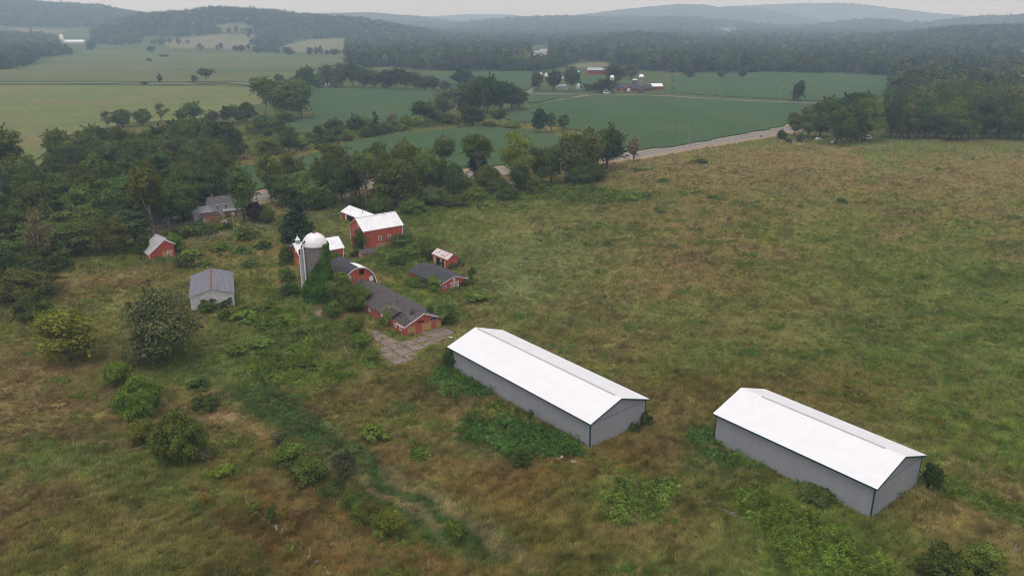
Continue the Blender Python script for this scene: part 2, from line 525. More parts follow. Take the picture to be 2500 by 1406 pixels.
STRIPS = [   # polylines in pixels, half width m, colour, weight
    ([(590, 955), (680, 1000), (760, 1060), (850, 1130), (950, 1195), (1050, 1255), (1130, 1305), (1190, 1335)], 3.8, LUSH * 1.1, .9),
    ([(780, 1085), (880, 1175), (960, 1225), (1075, 1285)], .8, TAN, .5),
    ([(930, 1140), (985, 1190), (1060, 1225), (1140, 1265)], 1.0, TAN, .5),
    ([(1170, 1290), (1230, 1345), (1330, 1400)], 1.6, TAN, .45),
    ([(690, 1085), (760, 1130), (810, 1150)], .8, TAN, .7),
    ([(490, 1030), (560, 1020)], 2.0, TAN, .6),
    ([(560, 1190), (760, 1320), (830, 1355)], .8, np.array((.20, .19, .05)), .6),
    ([(520, 1270), (640, 1390), (700, 1450)], 1.0, BROWN, .6),
    ([(600, 1110), (760, 1245), (890, 1345), (960, 1410)], .7, BRIGHT, .55),
    ([(470, 1190), (600, 1300), (730, 1430)], .7, DKBRN, .7),
    ([(400, 1160), (540, 1290), (650, 1410)], .8, GREEN, .5),
    ([(640, 1170), (800, 1300), (920, 1400)], 1.6, BROWN, .6),
    ([(520, 1120), (700, 1275), (840, 1400)], 1.3, DKBRN, .5),
    ([(2140, 350), (2130, 380), (2170, 410), (2215, 420)], 6, BRIGHT, .6),
    ([(2140, 420), (2120, 450)], 4, BRIGHT, .4),
    ([(960, 700), (1040, 735), (1120, 775)], 2.2, BRIGHT, .8),
    ([(1180, 585), (1330, 560), (1420, 545)], 1.5, TAN, .4),
    ([(560, 600), (680, 575), (700, 640), (690, 720)], 3, BROWN, .5),
    ([(470, 870), (300, 900), (160, 960)], 2.5, OLIVE, .5),
    ([(1920, 345), (2050, 368), (2180, 352)], 4, TAN, .35),
    ([(2240, 1150), (2330, 1200), (2500, 1270)], 2.0, GREEN, .7),
    ([(2330, 1130), (2420, 1170), (2560, 1250)], 1.5, TAN, .4),
]
_BL = [(G(u, v)[:2], rx, ry, c, w) for u, v, rx, ry, c, w in BLOBS]
_SL = [(W2(p), hw, c, w) for p, hw, c, w in STRIPS]


def zone_col(x, y):
    """colour of the plants covering the meadow at (x, y)"""
    x = np.asarray(x, float)
    y = np.asarray(y, float)
    r = np.hypot(x, y)
    n1 = fbm(x / 26.0, y / 26.0, 21, 4)
    n2 = fbm(x / 7.0 + 5, y / 7.0, 22, 4)
    n3 = fbm(x / 2.2, y / 2.2 + 9, 23, 3)
    wx = x + (fbm(x / 9, y / 9, 31, 3) - .5) * 9
    wy = y + (fbm(x / 9, y / 9, 33, 3) - .5) * 9
    a = sstep(.42, .66, n1 * .55 + n2 * .45)[..., None]
    c = OLIVE * (1 - a) + BROWN * a
    b = (sstep(.48, .68, n2 * .6 + n3 * .4) * .62)[..., None]
    c = c * (1 - b) + GREEN * b
    for (bx, by), rx, ry, col, w in _BL:
        d = ((wx - bx) / rx) ** 2 + ((wy - by) / ry) ** 2
        k = (w * np.exp(-d * .9) * (.55 + .9 * n3))[..., None]
        k = np.clip(k, 0, 1)
        c = c * (1 - k) + col * k
    wx2 = x + (fbm(x / 4, y / 4, 35, 3) - .5) * 3.5
    wy2 = y + (fbm(x / 4, y / 4, 37, 3) - .5) * 3.5
    for pts, hw, col, w in _SL:
        d = dist_line(wx2, wy2, pts)
        k = (w * (1 - sstep(hw * .6, hw * 1.5, d)) * np.clip(.45 + 1.1 * n3, 0, 1))[..., None]
        c = c * (1 - k) + col * k
    f = (.84 + .32 * n3)[..., None]
    c = c * f * 1.13
    far = (sstep(500, 720, r))[..., None]
    c = c * (1 - far) + (FARG * (.75 + .5 * n1[..., None])) * far
    return c


# ------------------------------------------------------------------ ground sheet
az = np.concatenate([np.linspace(-180, -62, 30, endpoint=False), np.linspace(-62, -41, 90, endpoint=False),
                     np.linspace(-41, 41, 600, endpoint=False), np.linspace(41, 62, 90, endpoint=False), np.linspace(62, 180, 30, endpoint=False)])
rad = [2.0, 20.0, 45.0, 62.0]
while rad[-1] < 11500:
    rad.append(rad[-1] * (1.0058 if rad[-1] < 600 else 1.0085))
rad = np.array(rad)
A_, R_ = np.meshgrid(np.radians(az), rad)
X, Y = R_ * np.sin(A_), R_ * np.cos(A_)
Z = hz(X, Y)
u_, v_ = to_px(X, Y, Z)
# rough canopy on the far wooded ridges
can = sstep(4600, 5400, R_) * RNG.random(X.shape) * 13
Zc = Z + can
colr = zone_col(X, Y) * (.70 - .04 * sstep(430, 520, R_) * (1 - sstep(620, 760, R_)))[..., None]  # colour darkened to paint in the shade among the grass tufts
farw = sstep(4200, 5000, R_)[..., None]
colr = colr * (1 - farw) + (WOODF * (.7 + .6 * RNG.random(X.shape)[..., None])) * farw
nr, na = X.shape
V = np.stack([X, Y, Zc], -1).reshape(-1, 3)
i = np.arange(nr - 1)[:, None] * na
j = np.arange(na)[None, :]
j2 = (j + 1) % na
Q = np.stack([i + j, i + j2, i + na + j2, i + na + j], -1).reshape(-1, 4)[:, ::-1]
me = mesh_np('ground', V, Q, gm, smooth=True)
ca = me.color_attributes.new('col', 'FLOAT_COLOR', 'POINT')
c4 = np.ones((len(V), 4), np.float32)
c4[:, :3] = colr.reshape(-1, 3)
ca.data.foreach_set('color', c4.ravel())
# close the small hole under the camera
bm = bmesh.new()
bm.from_mesh(me)
bm.verts.ensure_lookup_table()
bm.faces.new([bm.verts[k] for k in range(na)][::-1])
bm.to_mesh(me)
bm.free()
ground = tag(link('ground', me), 'rough meadow and valley floor running out to the wooded hills', kind='structure')


# ------------------------------------------------------------------ mesh builder
class MB:
    def __init__(s):
        s.v, s.f = [], []

    def add(s, verts, faces):
        n = len(s.v)
        s.v += [tuple(map(float, q)) for q in verts]
        s.f += [tuple(n + k for k in fc) for fc in faces]
        return s

    def box(s, x0, x1, y0, y1, z0, z1):
        return s.add([(x0, y0, z0), (x1, y0, z0), (x1, y1, z0), (x0, y1, z0), (x0, y0, z1), (x1, y0, z1), (x1, y1, z1), (x0, y1, z1)],
                     [(3, 2, 1, 0), (4, 5, 6, 7), (0, 1, 5, 4), (1, 2, 6, 5), (2, 3, 7, 6), (3, 0, 4, 7)])

    def prism(s, poly, axis, a, b):
        """extrude a 2-D outline: axis 'y' -> outline in (x, z), axis 'x' -> outline in (y, z), axis 'z' -> (x, y)"""
        def pt(p, t):
            return (p[0], t, p[1]) if axis == 'y' else ((t, p[0], p[1]) if axis == 'x' else (p[0], p[1], t))
        n = len(poly)
        vs = [pt(p, a) for p in poly] + [pt(p, b) for p in poly]
        fs = [tuple(range(n))[::-1], tuple(range(n, 2 * n))] + [(k, (k + 1) % n, n + (k + 1) % n, n + k) for k in range(n)]
        return s.add(vs, fs)

    def tube(s, pts, rads, n=7, caps=True):
        rings = []
        for k, p in enumerate(pts):
            p = Vector(p)
            q = Vector(pts[min(k + 1, len(pts) - 1)]) - Vector(pts[max(k - 1, 0)])
            q.normalize()
            a = q.orthogonal().normalized()
            b = q.cross(a)
            r = rads[k] if hasattr(rads, '__len__') else rads
            rings.append([p + (a * math.cos(2 * math.pi * t / n) + b * math.sin(2 * math.pi * t / n)) * r for t in range(n)])
        vs = [q for rg in rings for q in rg]
        fs = [(k * n + t, k * n + (t + 1) % n, (k + 1) * n + (t + 1) % n, (k + 1) * n + t) for k in range(len(pts) - 1) for t in range(n)]
        if caps:
            fs += [tuple(range(n))[::-1], tuple(range((len(pts) - 1) * n, len(pts) * n))]
        return s.add(vs, fs)

    def lathe(s, prof, n=24, c=(0, 0)):
        vs = [(c[0] + r * math.cos(2 * math.pi * t / n), c[1] + r * math.sin(2 * math.pi * t / n), z) for r, z in prof for t in range(n)]
        fs = [(k * n + t, k * n + (t + 1) % n, (k + 1) * n + (t + 1) % n, (k + 1) * n + t) for k in range(len(prof) - 1) for t in range(n)]
        fs += [tuple(range(n))[::-1], tuple(range((len(prof) - 1) * n, len(prof) * n))]
        return s.add(vs, fs)

    def beam(s, p, q, w, h):
        """square bar from p to q"""
        p, q = Vector(p), Vector(q)
        d = (q - p).normalized()
        a = d.cross(Vector((0, 0, 1)))
        a = a.normalized() if a.length > 1e-4 else Vector((1, 0, 0))
        b = a.cross(d)
        a *= w / 2
        b *= h / 2
        return s.add([p - a - b, p + a - b, p + a + b, p - a + b, q - a - b, q + a - b, q + a + b, q - a + b],
                     [(3, 2, 1, 0), (4, 5, 6, 7), (0, 1, 5, 4), (1, 2, 6, 5), (2, 3, 7, 6), (3, 0, 4, 7)])

    def build(s, name, mat, parent=None, smooth=False):
        me = bpy.data.meshes.new(name)
        me.from_pydata(s.v, [], s.f)
        me.materials.append(mat)
        if smooth:
            me.polygons.foreach_set('use_smooth', [True] * len(me.polygons))
        me.update()
        bm = bmesh.new()
        bm.from_mesh(me)
        bmesh.ops.recalc_face_normals(bm, faces=bm.faces)
        bm.to_mesh(me)
        bm.free()
        return link(name, me, parent)


# ------------------------------------------------------------------ sheets: fields, roads
def sheet(name, poly, mat, lift, cell=20.0, skirt=None, label=None, jitter=1.2):
    """a sheet over a ground outline, draped on the terrain"""
    pts = []
    n = len(poly)
    for k in range(n):                                   # soften the outline
        a, b = np.array(poly[k]), np.array(poly[(k + 1) % n])
        L_ = np.hypot(*(b - a))
        m = max(1, int(L_ / 8))
        for t in range(m):
            p = a + (b - a) * t / m
            if t:
                p = p + (RNG.random(2) - .5) * jitter
            pts.append((p[0], p[1]))
    bm = bmesh.new()
    vs = [bm.verts.new((p[0], p[1], 0)) for p in pts]
    fc = bm.faces.new(vs)
    bmesh.ops.triangulate(bm, faces=[fc])
    xs = [p[0] for p in pts]
    ys = [p[1] for p in pts]
    for ax, lo, hi in ((0, min(xs), max(xs)), (1, min(ys), max(ys))):
        t = lo + cell
        while t < hi:
            co = (t, 0, 0) if ax == 0 else (0, t, 0)
            no = (1, 0, 0) if ax == 0 else (0, 1, 0)
            bmesh.ops.bisect_plane(bm, geom=bm.verts[:] + bm.edges[:] + bm.faces[:], plane_co=co, plane_no=no)
            t += cell
    if skirt:
        ed = [e for e in bm.edges if e.is_boundary]
        ex = bmesh.ops.extrude_edge_only(bm, edges=ed)
        low = {v for v in ex['geom'] if isinstance(v, bmesh.types.BMVert)}
    else:
        low = set()
    bm.verts.ensure_lookup_table()
    co = np.array([v.co[:] for v in bm.verts])
    zz = hz(co[:, 0], co[:, 1])
    bump = (vnoise(co[:, 0] / 6, co[:, 1] / 6, 77) - .5) * (.25 if skirt else 0)
    for v, z, bb in zip(bm.verts, zz, bump):
        v.co.z = z + (lift + bb if v not in low else -skirt)
    bmesh.ops.recalc_face_normals(bm, faces=bm.faces)
    me = bpy.data.meshes.new(name)
    bm.to_mesh(me)
    bm.free()
    if me.polygons and sum(p.normal.z * p.area for p in me.polygons) < 0:
        me.flip_normals()
    me.materials.append(mat)
    return tag(link(name, me), label, kind='structure')


def strip(name, pts, width, mat, lift, label=None, offset=0.0, step=3.0, taper=None, wob=0.0, parent=None):
    """a ribbon along a ground line, draped on the terrain"""
    P = [np.array(p) for p in pts]
    # smooth (Catmull-Rom) and resample
    out = []
    ext = [2 * P[0] - P[1]] + P + [2 * P[-1] - P[-2]]
    for k in range(1, len(ext) - 2):
        p0, p1, p2, p3 = ext[k - 1:k + 3]
        m = max(2, int(np.hypot(*(p2 - p1)) / step))
        for t in np.linspace(0, 1, m, endpoint=False):
            out.append(.5 * (2 * p1 + (p2 - p0) * t + (2 * p0 - 5 * p1 + 4 * p2 - p3) * t * t + (3 * p1 - p0 - 3 * p2 + p3) * t ** 3))
    out.append(P[-1])
    out = np.array(out)
    T = np.gradient(out, axis=0)
    T /= np.hypot(T[:, 0], T[:, 1])[:, None] + 1e-9
    Nn = np.stack([-T[:, 1], T[:, 0]], -1)
    nseg = 4 if width > 2 else 2
    rows = []
    for s in np.linspace(-.5, .5, nseg + 1):
        o = offset + s * width
        if abs(s) == .5 and wob:
            o = o + (RNG.random(len(out)) - .5)[:, None] * wob
        q = out + Nn * o
        rows.append(np.column_stack([q, hz(q[:, 0], q[:, 1]) + lift]))
    V = np.stack(rows, 1)
    n, m = V.shape[:2]
    k = np.arange(n - 1)[:, None] * m
    jj = np.arange(m - 1)[None, :]
    Q = np.stack([k + jj, k + m + jj, k + m + jj + 1, k + jj + 1], -1).reshape(-1, 4)
    me = mesh_np(name, V.reshape(-1, 3), Q, mat, smooth=True)
    if me.polygons[0].normal.z < 0:
        me.flip_normals()
    o = link(name, me, parent)
    return tag(o, label, kind=None if parent else 'structure')


FIELDS_PX = [
    ('soy', 'dark green bean field reaching from the hedgerow to the state road',
     [(1290, 258), (1340, 250), (1410, 240), (1560, 238), (1700, 242), (1860, 252), (1960, 255), (1990, 266), (1950, 290), (1905, 312), (1800, 331), (1660, 357), (1530, 372), (1440, 345), (1420, 322), (1300, 300), (1250, 302), (1225, 285), (1290, 272)]),
    ('soy', 'narrow dark green bean field wedge below the farm lane', [(1290, 231), (1400, 234), (1410, 236), (1330, 248), (1288, 254)]),
    ('soy', 'dark green bean field curving behind the roadside trees',
     [(400, 470), (540, 425), (600, 408), (740, 385), (850, 350), (960, 330), (1100, 317), (1180, 311), (1250, 316), (1310, 322), (1420, 347), (1500, 378), (1360, 394), (1210, 406), (1100, 412), (900, 438), (700, 452), (500, 490)]),
    ('soy', 'dark green bean field with a pale edge between two hedgerows',
     [(640, 305), (700, 300), (770, 285), (752, 250), (755, 216), (850, 214), (1000, 219), (1075, 226), (1050, 262), (1020, 292), (960, 302), (900, 305), (850, 312), (770, 330), (700, 326)]),
    ('soy', 'far dark green bean field behind the silo farm', [(1640, 185), (1780, 181), (1930, 179), (2060, 181), (2180, 188), (2150, 235), (2110, 250), (2040, 250), (1960, 246), (1760, 236), (1640, 228), (1645, 205)]),
    ('soy', 'dark green bean field left of the silo farm', [(1060, 192), (1150, 180), (1300, 178), (1300, 215), (1285, 222), (1190, 208), (1100, 206)]),
    ('soy', 'dark green bean ground round the silo farm yard', [(1400, 205), (1430, 188), (1490, 187), (1490, 205), (1430, 222)]),
    ('hay', 'yellow green hay field at the left beyond the grove',
     [(-420, 212), (0, 210), (200, 210), (420, 212), (540, 211), (640, 218), (640, 250), (600, 272), (470, 292), (330, 300), (170, 330), (140, 420), (150, 470), (60, 480), (-420, 500)]),
    ('hay2', 'broad mottled green field above the farm lane at the left',
     [(-420, 200), (0, 200), (250, 200), (420, 202), (560, 199), (650, 206), (720, 190), (760, 172), (840, 152), (845, 134), (730, 138), (600, 130), (420, 130), (240, 124), (210, 128), (130, 146), (60, 170), (-420, 196)]),
    ('tan', 'pale tan field on the rise behind the left fields', [(400, 108), (440, 94), (560, 84), (620, 86), (650, 98), (610, 108), (640, 122), (520, 120), (420, 118)]),
    ('tan', 'pale tan hill field beside the wooded knoll', [(690, 112), (760, 98), (840, 94), (848, 112), (838, 124), (740, 130), (700, 124)]),
    ('hay2', 'small green clearing on the wooded hill', [(505, 74), (540, 60), (600, 58), (625, 74), (600, 82), (540, 82)]),
    ('tan', 'thin tan field strip under the far left ridge', [(20, 74), (40, 68), (160, 76), (150, 82), (60, 82)]),
    ('hay2', 'pale green clearing on the far right hill', [(2050, 66), (2090, 62), (2150, 65), (2140, 70), (2070, 70)]),
    ('hay2', 'pale field patch among the woods left of centre', [(880, 180), (900, 166), (960, 164), (1020, 176), (1010, 186), (940, 190)]),
    ('hay2', 'pale clearing below the hilltop house in the woods', [(1640, 90), (1690, 86), (1770, 82), (1800, 86), (1740, 92)]),
    ('tan', 'pale clearing behind the far long red barn', [(1400, 157), (1480, 153), (1490, 163), (1410, 167)]),
    ('tan', 'small tan clearing on the wooded knoll', [(1530, 130), (1580, 127), (1575, 150), (1540, 142)]),
]
FM = {'soy': (SOY, .75), 'hay': (HAY, .35), 'hay2': (HAY2, .4), 'tan': (TANF, .3)}
FIELD_W = []
for k, lab, poly in FIELDS_PX:
    w = W2(poly)
    far = max(math.hypot(*p) for p in w)
    FIELD_W.append((poly, w))
    sheet('crop_field' if k == 'soy' else 'hay_field', w, FM[k][0], FM[k][1] if far < 1500 else FM[k][1] + .35,
          cell=20 if far < 900 else 24, skirt=.6 if far < 1500 else 1.2, label=lab, jitter=3.2)

ROAD = W2([(330, 560), (450, 524), (560, 498), (645, 479), (697, 469), (791, 458), (960, 443), (1135, 427), (1210, 417), (1365, 400), (1532, 382), (1680, 356), (1800, 338), (1880, 324), (1925, 314), (1965, 303), (2010, 288), (2060, 268), (2120, 258)])
strip('dirt_verge', ROAD, 24, DIRT, .10, 'tan dirt verge on both sides of the paved road', wob=3)
strip('road', ROAD, 12.5, ASPHALT, .16, 'grey two lane road behind the farm trees')
for nm, off in (('road_line', -5.2), ('road_line', 5.2), ('road_line', -.2)):
    strip(nm, ROAD, .38, LINE, .175, 'white painted line along the paved road', offset=off)
strip('driveway', W2([(1196, 424), (1214, 434), (1236, 448), (1250, 462)]), 5, GRAVEL, .12, 'short gravel drive leaving the road under the trees', wob=1)
strip('driveway', W2([(470, 590), (520, 575), (570, 565), (620, 557), (680, 546), (740, 536), (800, 527), (830, 520), (850, 505), (850, 470)]), 3.6, GRAVEL, .08, 'narrow gravel farm drive past the boarded house', wob=.8)
strip('road', W2([(1285, 229), (1400, 231), (1560, 233), (1640, 236), (1760, 244), (1880, 249), (1985, 253), (2050, 259)]), 7, GRAVEL, .25, 'pale grey farm lane in front of the far silos')
strip('driveway', W2([(1290, 228), (1300, 215), (1320, 196), (1330, 185)]), 6, GRAVEL, .25, 'pale drive up to the white bins of the far farm')
strip('path', W2([(1288, 262), (1350, 248), (1410, 237), (1440, 234)]), 8, TRACK, .3, 'pale grass track between the bean fields')
strip('road', W2([(-420, 203), (0, 204), (200, 204), (400, 207), (470, 206), (560, 203), (650, 213), (700, 222)]), 9, TRACK, .75, 'straight pale field lane across the left fields')
strip('road', W2([(790, 214), (820, 184), (846, 160), (856, 148)]), 8, GRAVEL, .5, 'grey lane climbing between the hedgerow trees')

# cracked concrete yard in front of the broken shed -------------------------
YARD = [(905, 806), (940, 815), (985, 835), (1030, 806), (1085, 800), (1112, 818), (1040, 852), (995, 892), (950, 898), (925, 875)]
yw = W2(YARD)
yard_root = None


def slab_mesh():
    mb = MB()
    ang = R(128.5 - 90)
    ca_, sa_ = math.cos(ang), math.sin(ang)
    c0 = np.mean(np.array(yw), 0)
    for ix in range(-9, 10):
        for iy in range(-9, 10):
            cx, cy = ix * 3.3, iy * 3.3
            wx, wy = c0[0] + cx * ca_ - cy * sa_, c0[1] + cx * sa_ + cy * ca_
            if not bool(in_poly(np.array(wx), np.array(wy), yw)):
                continue
            tilt = RNG.random(4) * .05
            e = .05 + RNG.random() * .13
            hs = 1.65
            cor = [(-hs + e, -hs + e), (hs - e * RNG.random(), -hs + e), (hs - e, hs - e), (-hs + e, hs - e * RNG.random())]
            base = hz(np.array(wx), np.array(wy))
            top = []
            for (qx, qy), t in zip(cor, tilt):
                lx, ly = cx + qx + (RNG.random() - .5) * .2, cy + qy + (RNG.random() - .5) * .2
                top.append((c0[0] + lx * ca_ - ly * sa_, c0[1] + lx * sa_ + ly * ca_, float(base) + .10 + t))
            bot = [(a, b, c - .5) for a, b, c in top]
            mb.add(bot + top, [(3, 2, 1, 0), (4, 5, 6, 7), (0, 1, 5, 4), (1, 2, 6, 5), (2, 3, 7, 6), (3, 0, 4, 7)])
    return mb


tag(slab_mesh().build('concrete_yard', CONC), 'cracked concrete slab yard in front of the broken roof shed', kind='structure')
_yb = W2([(850, 800), (884, 830), (890, 880), (925, 915), (905, 925), (862, 880), (845, 830)])
tag(sheet('concrete_path', _yb, CONC, .07, cell=3, jitter=.8), 'broken concrete strip overgrown with weeds beside the yard', kind='structure')
# ------------------------------------------------------------------ buildings
class Bld:
    """a gabled building: root Empty, wall, roof; local +y runs along the ridge from end A to end B"""

    def __init__(s, name, label, cat, cx, cy, yaw, W, L, he, hr, wall, roof, oh=.3, t=.14, group=None, roof_label=None, z0=None, down=.8, make_roof=True):
        z0 = float(hz(np.array(cx), np.array(cy))) if z0 is None else z0
        s.W, s.L, s.he, s.hr, s.oh, s.t = W, L, he, hr, oh, t
        s.root = tag(empty(name, (cx, cy, z0), R(yaw - 90)), label, cat, group)
        s.wx, s.wy = W / 2 - oh, L / 2 - oh
        s.sl = (hr - he) / (W / 2)
        s.wz = he + s.sl * oh - t - .003
        prof = [(-s.wx, -down), (s.wx, -down), (s.wx, s.wz), (0, hr - t - .003), (-s.wx, s.wz)]
        s.wall = MB().prism(prof, 'y', -s.wy, s.wy).build('wall', wall, s.root)
        if make_roof:
            s.roof = MB().prism(s.rprof(), 'y', -L / 2, L / 2).build('roof', roof, s.root)
            if roof_label:
                s.roof['label'] = roof_label

    def rprof(s, e=0):
        W, he, hr, t = s.W / 2, s.he, s.hr, s.t
        return [(-W, he + e), (-W, he - t), (0, hr - t), (W, he - t), (W, he + e), (0, hr + e)]

    def fb(s, side, s0, s1, z0, z1, d0, d1, mb=None):
        """box on a wall face, from depth d0 to d1 outwards"""
        mb = mb or MB()
        if side == 'A':
            mb.box(s0, s1, -s.wy - d1, -s.wy - d0, z0, z1)
        elif side == 'B':
            mb.box(s0, s1, s.wy + d0, s.wy + d1, z0, z1)
        elif side == 'r':
            mb.box(s.wx + d0, s.wx + d1, s0, s1, z0, z1)
        else:
            mb.box(-s.wx - d1, -s.wx - d0, s0, s1, z0, z1)
        return mb

    def panel(s, name, side, s0, s1, z0, z1, mat, d=.06, parent=None, label=None):
        o = s.fb(side, s0, s1, z0, z1, -.05, d).build(name, mat, parent or s.root)
        if label:
            o['label'] = label
        return o

    def window(s, side, s0, s1, z0, z1, frame=WHITE, pane=GLASS, w=.12, bars=(1, 1)):
        mb = MB()
        d = .09
        s.fb(side, s0, s0 + w, z0, z1, -.05, d, mb)
        s.fb(side, s1 - w, s1, z0, z1, -.05, d, mb)
        s.fb(side, s0 + w, s1 - w, z0, z0 + w, -.05, d, mb)
        s.fb(side, s0 + w, s1 - w, z1 - w, z1, -.05, d, mb)
        for k in range(1, bars[0]):
            q = s0 + (s1 - s0) * k / bars[0]
            s.fb(side, q - .03, q + .03, z0 + w, z1 - w, .03, d - .01, mb)
        for k in range(1, bars[1]):
            q = z0 + (z1 - z0) * k / bars[1]
            s.fb(side, s0 + w, s1 - w, q - .03, q + .03, .03, d - .013, mb)
        f = mb.build('window', frame, s.root)
        s.fb(side, s0 + w * .6, s1 - w * .6, z0 + w * .6, z1 - w * .6, -.05, .025).build('pane', pane, f)
        return f

    def corner(s, cx_, cy_, mat, w=.16, name='corner_board', ztop=None):
        x = s.wx * cx_
        y = s.wy * cy_
        q = .035
        mb = MB()
        mb.box(min(x + q * cx_, x - w * cx_), max(x + q * cx_, x - w * cx_), min(y + q * cy_, y - w * cy_), max(y + q * cy_, y - w * cy_), -.7, (ztop or s.wz) - .02)
        return mb.build(name, mat, s.root)

    def rake(s, side, mat, w=.22, d=.05, name='rake_board', dz=-.02):
        y = (-1 if side == 'A' else 1) * (s.L / 2 + d / 2 + .004)
        mb = MB()
        for sx in (-1, 1):
            mb.beam((sx * (s.W / 2 + .01), y, s.he - w / 2 + dz), (sx * .0, y, s.hr - w / 2 + dz), d, w)
        return mb.build(name, mat, s.root)

    def fascia(s, side, mat, w=.2, name='fascia_board'):
        x = (1 if side == 'r' else -1) * (s.W / 2 + .028)
        return MB().box(x - .025, x + .025, -s.L / 2, s.L / 2, s.he - w, s.he - .01).build(name, mat, s.root)

    def ribs(s, n, mat, side='both', w=.07, h=.05):
        """raised seams running down the roof slopes"""
        mb = MB()
        for k in range(n + 1):
            y = -s.L / 2 + .05 + (s.L - .1) * k / n
            for sx in (-1, 1):
                mb.beam((sx * (s.W / 2 - .01), y, s.he + h / 2 + .004), (sx * .06, y, s.hr + h / 2 - s.sl * .06 + .004), w, h)
        return mb.build('roof_seam', mat, s.root)


def pole_barn(name, label, cx, cy, yaw, W, L, he, hr, v0, v1):
    b = Bld(name, label, 'barn', cx, cy, yaw, W, L, he, hr, GREYWALL, METAL_N, oh=.42, t=.10, group='grey metal pole barns')
    vs_ = [(-.22, hr - .22 * b.sl - .02), (-.22, hr - .22 * b.sl + .06), (0, hr + .06), (.22, hr - .22 * b.sl + .06), (.22, hr - .22 * b.sl - .02), (0, hr - .04)]
    MB().prism(vs_, 'y', -L / 2 + v0, L / 2 - v1).build('ridge_vent', VENT, b.roof)
    # wall corrugation: shallow ribs
    mb = MB()
    n = int(L / .75)
    for k in range(n):
        y = -b.wy + .4 + (2 * b.wy - .8) * k / (n - 1)
        for sd in ('l', 'r'):
            b.fb(sd, y - .045, y + .045, -.7, b.wz - .1, -.02, .013, mb)
    m = int(W / .75)
    for k in range(m):
        x = -b.wx + .4 + (2 * b.wx - .8) * k / (m - 1)
        for sd in ('A', 'B'):
            b.fb(sd, x - .045, x + .045, -.7, b.wz - .45, -.02, .013, mb)
            top = b.hr - b.t - abs(x) * b.sl - .12
            if top > b.wz:
                b.fb(sd, x - .045, x + .045, b.wz - .30, top, -.02, .013, mb)
    mb.build('wall_rib', GREYWALL, b.root)
    for cx_, cy_ in ((-1, -1), (1, -1), (-1, 1), (1, 1)):
        b.corner(cx_, cy_, DKGREEN, .15, 'corner_trim')
    for sd in ('A', 'B'):
        b.rake(sd, DKGREEN, .20, .05, 'gable_trim', dz=-.10)
        b.panel('seam_trim', sd, -b.wx + .18, b.wx - .18, b.wz - .42, b.wz - .34, SEAM, .04)
    b.fascia('l', DKGREEN, .26, 'eave_trim')
    b.fascia('r', DKGREEN, .26, 'eave_trim')
    return b


pole_barn('pole_barn', 'long grey metal barn with a white roof, nearest the concrete yard', 5.48, 134.98, 129.13, 14.54, 41.62, 4.91, 7.40, 1.5, .8)
pole_barn('pole_barn', 'shorter grey metal barn with a white roof at the lower right', 48.54, 110.57, 128.32, 14.80, 28.64, 5.42, 7.96, 3.0, 4.2)

# ---- long broken shed
b = Bld('cattle_shed', 'long low red shed with a broken dark roof and boarded doors', 'shed', -29.8, 179.19, 127.37, 10.5, 31.77, 2.38, 4.63, RED_OLD, SHINGLE_B, make_roof=False)
W, L, he, hr, t = b.W, b.L, b.he, b.hr, b.t
b.wall.data.materials.clear()
b.wall.data.materials.append(RED_OLD)


def slope_z(x):
    return hr - abs(x) * b.sl


mb = MB()
rr = random.Random(3)
# right slope: complete, slightly ragged eave
y = -L / 2
while y < L / 2 - .01:
    y1 = min(L / 2, y + .8)
    xe = W / 2 - rr.random() * .28
    mb.prism([(0, hr), (xe, slope_z(xe)), (xe, slope_z(xe) - .12), (0, hr - .12)], 'y', y, y1)
    y = y1
# left slope: panels, the lower ones near end A missing
y = -L / 2
while y < L / 2 - .01:
    y1 = min(L / 2, y + .62)
    yc = (y + y1) / 2 + L / 2
    if yc < .7:
        xe = -W / 2 + .4
    elif yc < 6.0:
        xe = -W / 2 + 1.9 + rr.random() * 1.0 + (yc - 3) * .05
    elif yc < 11.2:
        xe = -W / 2 + 2.3 + rr.random() * .7
    else:
        xe = -W / 2 + rr.random() * .12
    dz = rr.random() * .035
    mb.prism([(-.01, hr + .004), (-.01, hr - .12), (xe, slope_z(xe) - .12 + dz), (xe, slope_z(xe) + dz)], 'y', y + .012, y1)
    y = y1
roof = mb.build('roof', SHINGLE_B, b.root)
roof['label'] = 'brown grey shingle roof rotted away over its lower front corner'
# the wall body is kept low under the hole: dark sheet coloured as the shade inside and open rafters
MB().box(-W / 2 + .5, -W / 2 + 3.4, -L / 2 + .5, -L / 2 + 11.2, slope_z(W / 2 - 3.4) - .30, slope_z(W / 2 - 3.4) - .28)
mb = MB()
for k in range(19):
    y = -L / 2 + .5 + k * .6
    if k in (9, 10):
        continue
    x1 = -W / 2 + .1 + rr.random() * .3
    mb.beam((x1, y, slope_z(x1) - .05), (-W / 2 + 3.6, y, slope_z(W / 2 - 3.6) - .05), .07, .16)
for k in range(5):
    x = -W / 2 + .35 + k * .62
    mb.beam((x, -L / 2 + .4 + rr.random() * .6, slope_z(x) + .05), (x, -L / 2 + 5.4 - rr.random() * 1.4, slope_z(x) + .05), .12, .03)
    if k % 2 == 0:
        mb.beam((x, -L / 2 + 7.4 + rr.random(), slope_z(x) + .05), (x, -L / 2 + 11 - rr.random(), slope_z(x) + .05), .12, .03)
mb.build('rafter', GREYWOOD, b.root)
MB().prism([(-W / 2 + .35, slope_z(W / 2 - .35) - .122), (-W / 2 + 3.7, slope_z(W / 2 - 3.7) - .122), (-W / 2 + 3.7, slope_z(W / 2 - 3.7) - .134), (-W / 2 + .35, slope_z(W / 2 - .35) - .134)], 'y', -L / 2 + .45, -L / 2 + 11.2).build('hole_shade_sheet', DARK, b.root)  # black sheet under the slope, painting the gloom below the missing shingles
b.root.children[-1].name = 'roof_hole_shade'
b.rake('A', WHITE, .22, .06)
